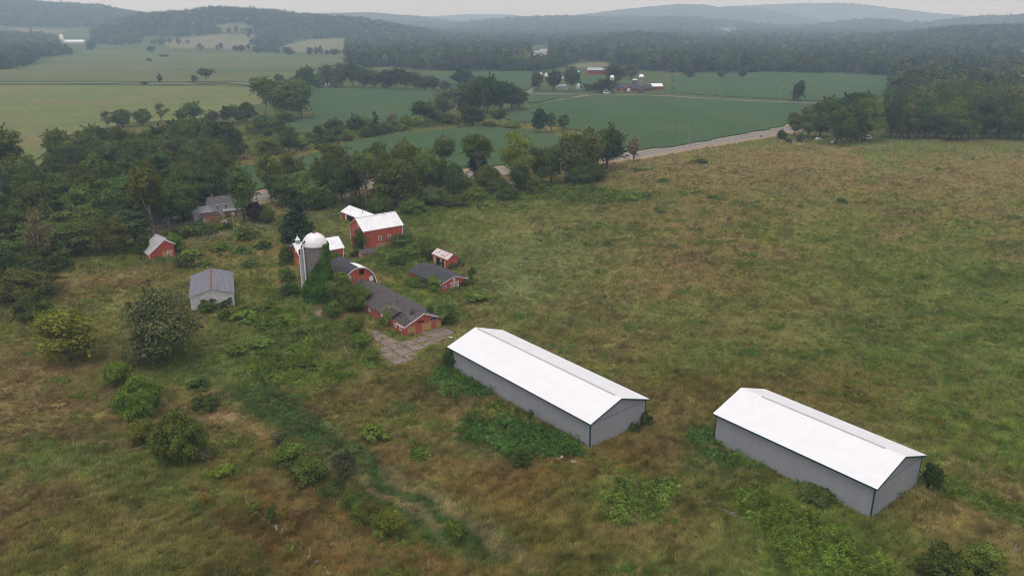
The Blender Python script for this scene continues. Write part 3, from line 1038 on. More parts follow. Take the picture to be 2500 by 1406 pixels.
b.rake('B', WHITE, .22, .06)
for y0, y1 in ((-L / 2, -L / 2 + 3.6), (-L / 2 + 7.2, -L / 2 + 11.0)):
    MB().box(-W / 2 - .05, -W / 2 + .03, y0, y1, he - .25, he - .02).build('fascia_board', WHITE, b.root)
b.panel('boarded_door', 'A', -4.35, -2.25, -.6, 2.05, PLY, .07)
b.panel('boarded_door', 'A', -.55, 2.0, -.6, 2.0, PLY, .07)
b.panel('boarded_door', 'A', 3.3, 4.5, -.6, 1.7, PLY, .07)
b.window('A', 1.75, 3.85, 2.15, 3.0, GALV, DARK, .07, (4, 1))
b.panel('wall_hole_shade', 'A', -1.55, .1, 2.45, 2.85, DARK, .03)  # flat black panel, the dark of the hole is painted on
for y0 in (-14.2, -11.8, -8.2, -5.4, 1.0, 4.6):
    b.window('l', y0, y0 + 1.1, .95, 1.75, WHITE, GLASS, .10, (2, 1))
b.corner(-1, -1, RED, .18)

# ---- arched roof barn behind it
ang = R(127.37)
ax, ay = math.cos(ang), math.sin(ang)
fc = (-29.8 + 16.3 * ax, 179.19 + 16.3 * ay)
aL, ahw, atop = 11.5, 4.9, 7.6


def zat(x, y, v):
    lo, hi = -5, 60
    for _ in range(40):
        m = (lo + hi) / 2
        if to_px(x, y, m)[1] > v:
            lo = m
        else:
            hi = m
    return lo


atop = zat(fc[0], fc[1], 652.5)
acx, acy = fc[0] + aL / 2 * ax, fc[1] + aL / 2 * ay
root = tag(empty('arched_barn', (acx, acy, 0), ang - math.pi / 2), 'red barn with a dark rounded arch roof beside the ivy covered silo', 'barn')
arch = []
for k in range(15):
    q = k / 14
    a = math.pi * (1 - q)
    x = ahw * math.cos(a)
    z = 1.2 + (atop - 1.2) * (math.sin(a) ** .86)
    arch.append((x, z))


def off(poly, d):
    return [(x * (1 + d / ahw), z + (d if 0 < k < len(poly) - 1 else 0)) for k, (x, z) in enumerate(poly)]


inner = off(arch, -.16)
MB().prism([(inner[0][0], -.8)] + inner + [(inner[-1][0], -.8)], 'y', -aL / 2 + .12, aL / 2 - .12).build('wall', RED, root)
outer = arch
inn2 = off(arch, -.15)
mb = MB()
vs, fs = [], []
n = len(outer)
for yy in (-aL / 2 - .2, aL / 2 + .2):
    vs += [(x, yy, z) for x, z in outer] + [(x, yy, z) for x, z in inn2]
for k in range(n - 1):
    fs += [(k, k + 1, 2 * n + k + 1, 2 * n + k), (n + k + 1, n + k, 3 * n + k, 3 * n + k + 1), (k + 1, k, n + k, n + k + 1), (2 * n + k, 2 * n + k + 1, 3 * n + k + 1, 3 * n + k)]
fs += [(0, 2 * n, 3 * n, n), (n - 1, 2 * n - 1, 4 * n - 1, 3 * n - 1)]
mb.add(vs, fs)
aroof = mb.build('roof', SHINGLE, root)
mb = MB()
o2 = off(arch, .02)
for k in range(n - 1):
    mb.beam((o2[k][0], -aL / 2 - .235, o2[k][1] - .1), (o2[k + 1][0], -aL / 2 - .235, o2[k + 1][1] - .1), .06, .22)
mb.build('barge_board', WHITE, root)
# white metal sheets on the front of the right slope
mb = MB()
o3 = off(arch, .05)
for k in range(7, 11):
    (x0, z0), (x1, z1) = o3[k], o3[k + 1]
    ya = -aL / 2 - .22
    yb = ya + 5.2 - (k - 7) * .55
    mb.add([(x0, ya, z0), (x1, ya, z1), (x1, yb - .5, z1), (x0, yb, z0), (x0, ya, z0 - .04), (x1, ya, z1 - .04), (x1, yb - .5, z1 - .04), (x0, yb, z0 - .04)],
           [(0, 1, 2, 3), (7, 6, 5, 4), (0, 4, 5, 1), (1, 5, 6, 2), (2, 6, 7, 3), (3, 7, 4, 0)])
mb.build('roof_patch', METAL_W, aroof)


class _A:
    pass


ab = Bld.__new__(Bld)
ab.root, ab.wx, ab.wy, ab.W, ab.L = root, ahw, aL / 2 - .12, ahw * 2, aL
ab.panel('hay_door', 'A', .15, 1.5, atop - 2.15, atop - .75, DARK, .03, label='open hay door with its inner shade painted black')
ab.panel('window_board', 'A', -2.75, -2.2, atop - 3.3, atop - 1.9, WHITE, .06)
ab.panel('window_board', 'A', 2.9, 4.0, atop - 4.4, atop - 3.1, WHITE, .06)

# ---- big red barn
b = Bld('bank_barn', 'tall red barn with a ribbed white metal roof and boarded base', 'barn', -43.39, 241.56, 37.34, 9.96, 14.35, 6.15, 9.56, RED, METAL_W, oh=.3)
b.ribs(20, METAL_W)
yA = -b.wy


def fy(q):
    return -b.wy + 2 * b.wy * q


for q in (.40, .64):
    b.window('r', fy(q) - .48, fy(q) + .48, 2.35, 3.75, WHITE, GLASS, .16, (1, 2))
b.panel('sliding_door', 'r', fy(.46), fy(.59), 1.65, 3.9, RED_OLD, .08)
b.panel('window_board', 'r', fy(.87), fy(.93), 3.0, 3.6, WHITE, .06)
b.panel('boarded_base', 'r', fy(.30), fy(.70), -.4, 1.55, PLY, .07, label='tan boards nailed over the base')
b.panel('foundation', 'A', -2.6, 3.6, -.6, .75, CONC, .06)
b.window('A', .9, 1.9, 6.9, 8.0, WHITE, GLASS, .14, (2, 1))
b.panel('sliding_door', 'A', -3.4, -.8, .8, 3.8, RED_OLD, .08)
b.corner(1, -1, GALV, .2)
b.corner(1, 1, WHITE, .14)
b.corner(-1, -1, WHITE, .12)
b.rake('A', WHITE, .16)
b.rake('B', WHITE, .16)
MB().box(-.25, .25, -b.L / 2, b.L / 2, b.hr - .1, b.hr + .07).build('ridge_cap', METAL_W, b.roof)

# ---- wagon shed behind it
b = Bld('wagon_shed', 'low red open shed with a white roof behind the tall red barn', 'shed', -53.54, 270.95, -51, 7.28, 18.45, 2.5, 4.35, RED, METAL_W, oh=.3)
for k in range(5):
    y0 = -b.wy + 2.6 + k * 3.0
    b.panel('open_bay_shade', 'r', y0, y0 + 2.6, -.4, 1.95, DARK, .03)  # no real recess: a black panel paints the shaded bay
b.panel('door', 'r', -b.wy + 2.7, -b.wy + 3.7, -.4, 1.95, WHITE, .10, label='white door standing open')
b.fascia('r', WHITE, .12)
b.rake('A', WHITE, .14)
MB().tube([(1.2, 3.0, 3.2), (1.2, 3.0, 5.3)], .12, 8).build('chimney_pipe', GALV, b.roof)

# ---- red barn behind the silo
b = Bld('red_barn', 'red barn with white roof and cupola partly hidden by the silo', 'barn', -58.17, 222.97, 35.16, 8.43, 14.13, 3.81, 6.48, RED, METAL_W, oh=.3)
b.ribs(16, METAL_W, w=.05, h=.035)
b.rake('A', WHITE, .22)
b.rake('B', WHITE, .16)
for cx_, cy_ in ((1, -1), (1, 1), (-1, -1)):
    b.corner(cx_, cy_, WHITE, .16)
b.panel('loft_door', 'A', .7, 1.5, 3.9, 5.1, WHITE, .07)
b.panel('boarded_door', 'A', -1.8, 2.6, -.6, 2.1, ORANGE, .07)
b.panel('boarded_door', 'r', -5.5, -2.5, -.6, 2.1, PLY, .07)
y0 = -b.L / 2 + 1.5
cu = MB().box(-.55, .55, y0 - .55, y0 + .55, b.hr - .5, b.hr + .75).build('cupola', GALV, b.roof)
MB().lathe([(.78, b.hr + .75), (.80, b.hr + .82), (.55, b.hr + 1.05), (.42, b.hr + 1.3), (.18, b.hr + 1.75), (.05, b.hr + 2.0), (.03, b.hr + 2.7)], 12, (0, y0)).build('cupola_cap', DOME, b.roof)

# ---- small dark roofed coop
b = Bld('hen_house', 'tiny red hen house with a sagging dark roof below the tall barn', 'shed', -44.07, 225.42, 31.73, 3.45, 4.26, 1.95, 2.9, RED_OLD, SHINGLE_B, oh=.22, t=.1)
b.window('r', .2, 1.3, .95, 1.6, PLYPALE, PLYPALE, .1)
b.corner(1, -1, WHITE, .12)
b.corner(1, 1, WHITE, .12)
b.rake('A', GREYWOOD, .14)
b.window('A', -.6, .4, .9, 1.6, WHITE, GLASS, .1)

# ---- rusty roof shed
b = Bld('tool_shed', 'small red shed with a rust stained white roof and pale open doors', 'shed', -19.56, 218.21, 128.88, 3.97, 8.41, 3.05, 4.37, RED, RUSTY, oh=.22, t=.1)
b.panel('open_bay_shade', 'l', -2.6, 3.2, -.4, 2.35, DARK, .03)
for y0, y1 in ((2.0, 3.3), (-.9, .0), (-2.7, -2.0)):
    b.panel('door', 'l', y0, y1, -.5, 2.4, PLYPALE, .09)
b.rake('A', RED_OLD, .14)
b.ribs(10, RUSTY, w=.05, h=.03)

# ---- low shed with crossed white doors
b = Bld('machine_shed', 'low red shed with a dark roof and crossed white doors', 'shed', -20.41, 203.09, 129.16, 9.23, 15.95, 2.15, 3.65, RED, SHINGLE, oh=.3, t=.12)
d = b.panel('door', 'A', -1.1, 1.5, -.5, 1.95, RED_OLD, .06)
mb = MB()
for a0, a1 in ((-1.1, .2), (.2, 1.5)):
    for z0, z1 in ((-.1, .92), (.92, 1.95)):
        for (p0, q0), (p1, q1) in (((a0, z0), (a1, z1)), ((a0, z1), (a1, z0))):
            mb.beam((p0, -b.wy - .085, q0), (p1, -b.wy - .085, q1), .03, .10)
        b.fb('A', a0, a1, z1 - .13, z1, .055, .115, mb)
    b.fb('A', a0 - .06, a0 + .08, -.1, 1.95, .055, .13, mb)
b.fb('A', 1.43, 1.57, -.1, 1.95, .055, .13, mb)
b.fb('A', -1.1, 1.5, -.1, .04, .055, .118, mb)
mb.build('cross_brace', WHITE, d)
b.panel('window_board', 'A', -.15, .45, 2.25, 3.0, WHITE, .07)
b.window('A', -3.6, -2.3, .85, 1.45, WHITE, GLASS, .12)
b.panel('open_bay_shade', 'A', 1.75, 3.7, -.5, 1.75, DARK, .03)
b.panel('lifted_door', 'A', 1.9, 3.9, 1.0, 1.7, RED_OLD, .12)
b.rake('A', WHITE, .16)
for y0 in (-5.5, -2.5, .5, 3.5):
    b.window('l', y0, y0 + 1.2, .8, 1.5, RED_OLD, GLASS, .1)

# ---- left red salt box shed
ang = R(128.5)
gx0, gy0 = -108.73, 223.40
ux, uy = math.cos(ang - math.pi / 2), math.sin(ang - math.pi / 2)
sL, sW = 8.2, 7.4
root = tag(empty('cart_shed', (gx0 + ux * sW / 2 + ax * sL / 2, gy0 + uy * sW / 2 + ay * sL / 2, 0), ang - math.pi / 2), 'small red shed with lopsided grey tin roof and one crossed door', 'shed')
hl, hrr, hm, xr = 1.75, 3.9, 5.45, 1.1
xl, xrr = -sW / 2, sW / 2
MB().prism([(xl, -.8), (xrr, -.8), (xrr, hrr), (xr, hm - .13), (xl, hl)], 'y', -sL / 2, sL / 2).build('wall', RED, root)
kl = (hm - hl) / (xr - xl)
kr = (hm - hrr) / (xrr - xr)
zl, zr = hl - kl * .35, hrr - kr * .35
sroof = MB().prism([(xl - .35, zl + .14), (xl - .35, zl + .02), (xr, hm), (xrr + .35, zr + .02), (xrr + .35, zr + .14), (xr, hm + .14)], 'y', -sL / 2 - .3, sL / 2 + .3).build('roof', TINOLD, root)
mb = MB()
mb.beam((xl - .36, -sL / 2 - .33, zl + .02), (xr, -sL / 2 - .33, hm + .03), .05, .18)
mb.beam((xrr + .36, -sL / 2 - .33, zr + .02), (xr, -sL / 2 - .33, hm + .03), .05, .18)
mb.build('rake_board', WHITE, root)
MB().box(xl - .04, xl + .14, -sL / 2 - .04, -sL / 2 + .14, -.7, hl - .02).build('corner_board', WHITE, root)
sb = Bld.__new__(Bld)
sb.root, sb.wx, sb.wy = root, sW / 2, sL / 2
sb.panel('boarded_door', 'A', .15, 1.45, -.5, 1.95, PLY, .06)
d = sb.panel('door', 'A', 1.5, 2.9, -.5, 2.0, RED_OLD, .08)
mb = MB()
for (p0, q0), (p1, q1) in (((1.55, 0), (2.85, 1.95)), ((1.55, 1.95), (2.85, 0))):
    mb.beam((p0, -sb.wy - .11, q0), (p1, -sb.wy - .11, q1), .04, .13)
for q in (1.5, 2.76):
    sb.fb('A', q, q + .14, 0, 2.0, .075, .14, mb)
for q in (0, 1.87):
    sb.fb('A', 1.64, 2.76, q, q + .13, .075, .135, mb)
mb.build('cross_brace', WHITE, d)
sb.panel('wall_seam', 'A', xl + .3, xrr - .3, 2.02, 2.1, DARKWOOD, .015)

# ---- white block garage
b = Bld('garage', 'white block garage with a grey ribbed roof and rusty ridge', 'garage', -77.39, 190.10, 109.86, 10.67, 18.27, 3.71, 5.29, BLOCK, GREYROOF, oh=.3, t=.12)
mb = MB()
for k in range(23):
    y = -b.L / 2 + .05 + (b.L - .1) * k / 22
    for sx in (-1, 1):
        mb.beam((sx * (b.W / 2 - .01), y, b.he + .024), (sx * .28, y, b.hr + .024 - b.sl * .28), .06, .04)
mb.build('roof_seam', GREYROOF, b.root)
MB().prism([(-.22, b.hr - .02), (0, b.hr + .06), (.22, b.hr - .02), (0, b.hr - .08)], 'y', -b.L / 2 - .01, b.L / 2 + .01).build('ridge_cap', RUST, b.roof)
b.rake('A', GALV, .16)
for sx in (-1, 1):
    b.corner(sx, -1, BLOCK, .2)
mb = MB()
for k in range(7):                                                  # block courses
    z = .1 + k * .62
    b.fb('A', -b.wx + .2, b.wx - .2, z, z + .035, -.01, .012, mb)
for k in range(13):
    x = -b.wx + .6 + k * .75
    b.fb('A', x, x + .035, -.5, b.wz - .1 if abs(x) > 2 else b.wz + .4, -.01, .010, mb)
mb.build('mortar_joint', GALV, b.root)

# ---- derelict house
b = Bld('boarded_house', 'derelict grey house with boarded openings behind the utility pole', 'house', -105.7, 281.9, 36, 8.0, 13.0, 4.9, 7.1, SIDING_W, noise_mat('house_shingles', (.085, .078, .085), (.115, .105, .11), .9, .95, c3=(.055, .05, .055), scale3=.6, amt3=.5), oh=.3)
for y0 in (-4.6, -1.6, 2.6):
    b.window('r', y0, y0 + .95, 3.0, 4.4, WHITE, GLASS, .14, (1, 2))
for y0, w_ in ((-2.4, 2.2), (1.2, 1.8), (3.9, 1.7)):
    b.panel('boarded_door', 'r', y0, y0 + w_, -.3, 2.1, ORANGE, .07)
b.corner(1, -1, WHITE, .16)
b.fascia('r', WHITE, .18)
MB().box(-.5, .4, -5.0, -4.2, 6.4, 8.0).build('chimney', noise_mat('chimney_brick', (.28, .14, .11), (.22, .11, .09), 3, .9), b.roof)
# one storey wing with a pale roof on the left end
L_ = 6.6
wg = MB().prism([(-3.6, -.8), (3.6, -.8), (3.6, 2.35), (-.2, 3.9), (-3.6, 2.35)], 'y', -b.wy - L_, -b.wy - .004).build('wall', SIDING_W, b.root)
wg.name = 'wing_wall'
MB().prism([(-3.95, 2.25), (-3.95, 2.36), (-.2, 4.05), (3.95, 2.36), (3.95, 2.25), (-.2, 3.92)], 'y', -b.wy - L_ - .3, -b.wy - .008).build('wing_roof', ROOF_LG, b.root)
# lean-to annex in front with orange boards
MB().prism([(3.61, -.8), (7.3, -.8), (7.3, 1.9), (3.61, 2.3)], 'y', -b.wy - 4.4, -b.wy + 1.5).build('annex_wall', SIDING_W, b.root)
MB().prism([(3.4, 2.34), (7.7, 1.88), (7.7, 2.0), (3.4, 2.46)], 'y', -b.wy - 4.8, -b.wy + 1.8).build('annex_roof', MAROON, b.root)
MB().box(7.305, 7.36, -b.wy - 3.6, -b.wy + 1.1, .35, 1.75).build('boarded_window', ORANGE, b.root)
MB().beam((7.73, -b.wy - 4.85, 1.95), (3.4, -b.wy - 4.85, 2.42), .06, .2).build('rake_board', WHITE, b.root)
# porch posts and roof on the front
MB().prism([(b.wx + .05, 2.75), (b.wx + 2.0, 2.35), (b.wx + 2.0, 2.47), (b.wx + .05, 2.87)], 'y', -2.8, 5.2).build('porch_roof', ROOF_LG, b.root)
for y0 in (-2.6, .2, 2.6, 5.0):
    MB().box(b.wx + 1.75, b.wx + 1.9, y0 - .08, y0 + .08, -.5, 2.38).build('porch_post', WHITE, b.root)

# ---- silo with dome, pipes and chute
SX, SY, SR, SH = -49.5, 188.3, 2.92, 14.8
silo = tag(empty('silo', (SX, SY, 0)), 'tall concrete stave silo with a white dome beside the arched barn', 'silo')
MB().lathe([(SR, -.8), (SR, SH)], 40).build('silo_wall', SILO, silo, True)
mb = MB()
for k in range(22):
    z = .5 + k * .66
    ring = [(SR + .03) * math.cos(2 * math.pi * q / 40) for q in range(41)]
    mb.tube([((SR + .03) * math.cos(2 * math.pi * q / 40), (SR + .03) * math.sin(2 * math.pi * q / 40), z) for q in range(41)], .035, 4, False)
mb.build('steel_hoop', DARKWOOD, silo)
mb = MB()
for k in range(36):
    a = 2 * math.pi * k / 36
    mb.beam(((SR + .012) * math.cos(a), (SR + .012) * math.sin(a), 0), ((SR + .012) * math.cos(a), (SR + .012) * math.sin(a), SH), .03, .03)
mb.build('stave_joint', DARKWOOD, silo)
prof = [(SR + .1, SH - .15), (SR + .12, SH)] + [((SR + .1) * math.cos(R(q)), SH + 3.05 * math.sin(R(q))) for q in range(6, 88, 6)] + [(.45, SH + 3.06)]
dome = MB().lathe(prof, 40).build('dome', DOME, silo, True)
mb = MB()
for k in range(30):
    a = 2 * math.pi * k / 30
    mb.tube([((SR + .12) * math.cos(R(q)) * math.cos(a), (SR + .12) * math.cos(R(q)) * math.sin(a), SH + 3.07 * math.sin(R(q))) for q in range(0, 84, 9)], .035, 4, False)
mb.build('dome_rib', DOME, dome)
MB().lathe([(.5, SH + 3.0), (.5, SH + 3.16), (.02, SH + 3.2)], 16).build('dome_hatch', RUST, dome)
a0 = math.atan2(-SY, -SX) - R(78)                                  # the side seen at the left


def silo_pt(a, r, z):
    return (r * math.cos(a), r * math.sin(a), z)


mb = MB()
cpt = []
for dr, da in ((SR - .05, -.22), (SR + .85, -.2), (SR + .85, .2), (SR - .05, .22)):
    cpt.append((dr * math.cos(a0 + da), dr * math.sin(a0 + da)))
mb.prism(cpt, 'z', -.8, SH - .6)
mb.build('silo_chute', GALV, silo)
for aa, rr_, zb, ztop, nm in ((a0 - .33, SR + 1.05, 2.6, SH - 2.4, 'filler_pipe'), (a0 + .30, SR + .35, 6.2, SH + .8, 'filler_pipe'), (a0 + .34, SR + .28, .6, 5.4, 'filler_pipe')):
    MB().tube([silo_pt(aa, rr_, zb), silo_pt(aa, rr_, ztop)], .20, 8).build(nm, WHITE, silo)
for z in (4.0, 7.5, 11.0):
    MB().tube([silo_pt(a0 - .33, SR + 1.05, z), silo_pt(a0 - .1, SR, z)], .04, 5).build('pipe_bracket', DARKWOOD, silo)
MB().tube([silo_pt(a0 - .33, SR + 1.05, SH - 2.4), silo_pt(a0 - .3, SR + 1.0, SH - 1.2)], .24, 6).build('pipe_elbow', DARKWOOD, silo)
MB().tube([silo_pt(a0 + .1, SR + .6, SH - .2), silo_pt(a0 + .3, SR + .35, SH + .9), silo_pt(a0 + .4, SR - .1, SH + 1.5)], .18, 6).build('pipe_elbow', DARKWOOD, silo)

# ---- low round tank in front of the silo
TX, TY, _ = G(797, 768)
tank = tag(empty('round_tank', (TX, TY, 0)), 'low round concrete silo base filled with dead grass', 'tank')
prof = [(3.0, -.5), (3.0, .75), (2.78, .75), (2.78, .3)]
mb = MB()
n = 36
vs = [(r * math.cos(2 * math.pi * q / n), r * math.sin(2 * math.pi * q / n), z) for r, z in prof for q in range(n)]
mb.add(vs, [(k * n + q, k * n + (q + 1) % n, (k + 1) * n + (q + 1) % n, (k + 1) * n + q) for k in range(3) for q in range(n)])
mb.build('tank_wall', CONC, tank)
MB().lathe([(2.79, .3), (2.79, .62), (1.5, .78), (.1, .70)], 30).build('grass_fill', FILL, tank, True)
for z in (.2, .6):
    MB().tube([(3.03 * math.cos(2 * math.pi * q / 36), 3.03 * math.sin(2 * math.pi * q / 36), z) for q in range(37)], .035, 4, False).build('tank_hoop', GALV, tank)

# ---- utility poles and posts


def pole(u, v, h, label, r=.15, arm=True, lamp=False, mat=POLEWOOD, tilt=0.0, group=None):
    x, y, z = G(u, v)
    p = tag(empty('utility_pole', (x, y, z)), label, 'pole', group)
    p.rotation_euler = (0, tilt, 0)
    MB().tube([(0, 0, -.5), (0, 0, h)], [r, r * .7], 8).build('pole_shaft', mat, p)
    if arm:
        MB().beam((-1.0, .0, h - .6), (1.0, .0, h - .6), .12, .14).build('crossarm', mat, p)
    if lamp:
        MB().tube([(r, 0, h - .9), (1.0, 0, h - .7)], .05, 6).build('lamp_arm', GALV, p)
        MB().lathe([(.12, h - .95), (.32, h - .8), (.30, h - .6), (.1, h - .5)], 10, (1.0, 0)).build('lamp_head', WHITE, p)
    return p


p = pole(573, 573, 8.45, 'pale grey pole with a transformer standing by the gravel drive', .19, arm=False)
MB().lathe([(.28, 6.6), (.28, 7.5), (.22, 7.55)], 12, (.45, 0)).build('transformer', GALV, p)
MB().beam((0, 0, 7.4), (.45, 0, 7.4), .08, .08).build('bracket', GALV, p)
GP = 'utility poles along the far farm lane'
for (u, v, h, lab) in ((1370, 229, 12, 'wooden pole by the far lane under the first farm trees'), (1414, 231, 9, 'tan wooden pole right of the three farm trees'), (1519, 233, 12, 'wooden pole in front of the far red barn with white door'),
                       (1630, 235, 11, 'wooden pole just right of the far white roofed shed'), (1761, 241, 13, 'wooden pole standing alone in the far bean field middle'), (1906, 246, 13, 'pale pole with a lamp left of the lone field tree'),
                       (2009, 253, 10, 'pale pole right of the lone field tree'), (2072, 246, 11, 'pale pole rising behind the roadside clump of trees')):
    pole(u, v, h, lab, .2, lamp=(u == 1906), group=GP)
pole(1683, 358, 8.5, 'slim pale pole at the field edge beside the paved road', .13, arm=False)
pole(1892, 322, 6.5, 'short dark pole near the road bend by the clump', .12, arm=False, mat=GREYWOOD)

GPOST = 'old fence posts in the foreground meadow'
for u, v, h, tl, lab in ((601, 1222, 1.5, .05, 'pale fence post among brown grass above the stone wall'), (758, 1358, 1.5, -.05, 'pale fence post beside the stone wall near the bottom'),
                         (985, 1340, 1.2, .08, 'short pale post below the yellowish bush'), (1046, 1394, 1.7, .0, 'pale fence post standing alone at the bottom edge')):
    x, y, z = G(u, v)
    o = MB().tube([(0, 0, -.4), (.02, 0, h * .6), (.0, .02, h)], [.09, .08, .06], 6).build('fence_post', POLEWOOD)
    o.location = (x, y, z)
    o.rotation_euler = (tl, tl, 0)
    tag(o, lab, 'post', GPOST)

# ---- dry stone wall
pts = W2([(664, 1278), (690, 1302), (720, 1330), (748, 1352), (775, 1378), (800, 1402), (830, 1432)])
mb = MB()
for (xa, ya), (xb, yb) in zip(pts[:-1], pts[1:]):
    m = int(math.hypot(xb - xa, yb - ya) / .34)
    for k in range(m):
        for rep in range(2):
            q = k / m
            cx = xa + (xb - xa) * q + RNG.normal() * .22
            cy = ya + (yb - ya) * q + RNG.normal() * .22
            if RNG.random() < .3:
                continue
            s = .13 + RNG.random() * .2
            bmx = [(cx + math.cos(a) * s * (.7 + .5 * RNG.random()), cy + math.sin(a) * s * (.7 + .5 * RNG.random())) for a in np.linspace(0, 2 * math.pi, 7)[:-1]]
            z0 = float(hz(np.array(cx), np.array(cy)))
            mb.prism(bmx, 'z', z0 - .1, z0 + .12 + RNG.random() * .35)
tag(mb.build('stone_wall', STONE), 'collapsed line of pale field stones crossing the lower meadow', 'wall')


# ---- scattered debris
def debris(name, u, v, parts, label, cat, mat, rz=0.0):
    x, y, z = G(u, v)
    mb = MB()
    for a in parts:
        mb.beam(*a)
    o = mb.build(name, mat)
    o.location = (x, y, z)
    o.rotation_euler = (0, 0, rz)
    return tag(o, label, cat)


SHEET = noise_mat('weathered_white_sheet', (.60, .55, .53), (.45, .40, .38), 2, .7)
debris('scrap_sheet', 1367, 1119, [((-.5, 0, .15), (.5, .1, .3), .7, .05)], 'small white scrap sheet, leftmost by the barn corner weeds', 'debris', SHEET, .4)
debris('scrap_sheet', 1396, 1112, [((-.45, 0, .35), (.45, .2, .25), .5, .05)], 'white scrap sheet lying on weeds near the barn corner', 'debris', SHEET, 1.2)
debris('scrap_sheet', 1401, 1128, [((-.6, 0, .10), (.6, 0, .2), .8, .06)], 'white scrap sheet on bare ground near the barn corner', 'debris', SHEET, -.3)
debris('scrap_pile', 1240, 1033, [((-.5, 0, .5), (.5, 0, .8), .5, .05), ((0, -.4, .3), (.2, .6, .9), .4, .05), ((-.3, .3, .2), (.1, -.2, 1.1), .2, .05)], 'pale pile of scrap in the weeds along the long grey barn', 'debris', SHEET, .3)
debris('scrap_sheet', 1101, 826, [((-.45, 0, .28), (.45, 0, .3), .6, .05)], 'white scrap lying on the cracked concrete yard', 'debris', WHITE, .2)
debris('broken_frame', 548, 548, [((-1.3, 0, .5), (.3, .3, 1.6), .18, .2), ((.3, .3, 1.6), (.9, 0, .4), .18, .2)], 'white bent frame lying in the weeds before the boarded house', 'debris', WHITE, 0)
debris('yellow_frame', 585, 565, [((0, 0, 0), (-.6, 0, 2.6), .16, .16), ((-.6, 0, 2.6), (1.8, .4, 1.2), .18, .2), ((-.6, 0, 2.6), (-1.3, 0, 2.8), .18, .2), ((0, 0, 0), (.1, 0, 1.9), .14, .14), ((-.75, 0, 2.3), (-.45, 0, 2.3), .4, .5)],
       'yellow slanted metal frame beside the drive by the pale pole', 'frame', YELLOW, 0)
GB = 'bleached dead branches lying in the meadow'
for u, v, pts_, lab in ((615, 925, [((-1.2, 1.0, .9), (0, 0, .5)), ((0, 0, .5), (1.6, -1.6, .1)), ((0, 0, .5), (.5, .2, 1.3))], 'dead grey branch leaning in the brambles above the wet strip'),
                        (845, 865, [((-.7, 1.6, 1.4), (0, 0, .6)), ((0, 0, .6), (1.0, -1.4, .1)), ((0, 0, .6), (.9, .3, 1.2))], 'dead grey branch beside the overgrown concrete strip'),
                        (1788, 1262, [((-1.7, 1.7, .5), (0, 0, .35)), ((0, 0, .35), (1.7, -1.3, .2)), ((-.3, .3, .4), (.7, .4, .5))], 'broken dark fence rail lying before the shorter grey barn'),
                        (2470, 1362, [((.6, .6, 1.6), (-.1, -.2, .6)), ((-.1, -.2, .6), (-.7, -.9, .1)), ((.2, .2, 1.0), (.9, .1, 1.3))], 'bleached dead branch standing at the lower right corner'),
                        (1252, 486, [((-1.2, 0, .5), (.5, .2, 1.6)), ((.5, .2, 1.6), (1.6, 0, 2.6)), ((.5, .2, 1.6), (1.0, .6, .8))], 'pale fallen limb in weeds below the yellowish road tree')):
    mb = MB()
    for p0, p1 in pts_:
        mb.tube([p0, [(p0[k] + p1[k]) / 2 + .06 * random.random() for k in range(3)], p1], [.11, .09, .06], 6)
    o = mb.build('dead_branch', GREYWOOD)
    o.location = G(u, v)
    tag(o, lab, 'branch', GB)
x, y, z = G(1340, 446)
mb = MB()
mb.tube([(0, 0, .2), (3.5, 1.0, 3.2), (6.5, 2.2, 6.2)], [.28, .22, .16], 8)
mb.tube([(3.5, 1.0, 3.2), (5.0, .6, 3.6)], [.12, .06], 6)
o = mb.build('fallen_trunk', PALEBARK)
o.location = (x, y, z)
tag(o, 'pale fallen trunk leaning against the dark roadside tree', 'trunk')


# ---- vehicles
def car(u, v, rz, mat, label, s=1.0, van=False):
    x, y, z = G(u, v)
    root = tag(empty('parked_car', (x, y, z + .06), rz), label, 'car')
    root.scale = (s, s, s)
    if van:
        prof = [(-2.4, .35), (2.4, .35), (2.4, 1.0), (2.0, 1.25), (1.5, 2.1), (-2.4, 2.15)]
        gl = [(-2.0, 1.3), (1.72, 1.3), (1.36, 1.98), (-2.0, 2.0)]
    else:
        prof = [(-2.2, .35), (2.2, .35), (2.22, .75), (1.3, .95), (.6, 1.42), (-1.1, 1.45), (-1.9, 1.0), (-2.22, .9)]
        gl = [(-1.6, 1.0), (1.1, 1.0), (.5, 1.36), (-1.05, 1.38)]
    MB().prism(prof, 'y', -.85, .85).build('body', mat, root)
    MB().prism(gl, 'y', -.87, .87).build('window', GLASS, root)
    for wx in (-1.4, 1.4):
        for wy in (-.82, .82):
            MB().tube([(wx, wy - .11, .33), (wx, wy + .11, .33)], .34, 14).build('wheel', TYRE, root)
    for wy in (-.6, .6):
        MB().box(prof[2][0] - .03, prof[2][0] + .03, wy - .2, wy + .2, .62, .78).build('headlight', WHITE, root)
    return root


car(1192, 419.5, 1.0, CAR_D, 'dark blue car on the paved road behind the pale trunk tree')
car(1999, 343, .3, CAR_W, 'white car parked under the roadside clump of trees')
car(2036, 351, .4, CAR_T, 'tan car parked at the front of the roadside clump')
car(2118, 340, .2, CAR_W, 'white van parked at the right end of the roadside clump', 1.0, True)
car(1481, 230, .1, CAR_W, 'white truck parked by the far farm trees', 1.3, True)
car(1395, 403, .3, CAR_W, 'white van half hidden among the road trees by the tan house', 1.1, True)
sx, sy, sz = G(1858, 340)
sg = tag(empty('road_sign', (sx, sy, sz), .3), 'small blue sign on two posts beside the paved road', 'sign')
MB().box(-.6, .6, -.03, .03, 1.2, 2.4).build('sign_panel', BLUE, sg)
for q in (-.45, .45):
    MB().box(q - .05, q + .05, .035, .12, -.4, 2.3).build('post', GALV, sg)


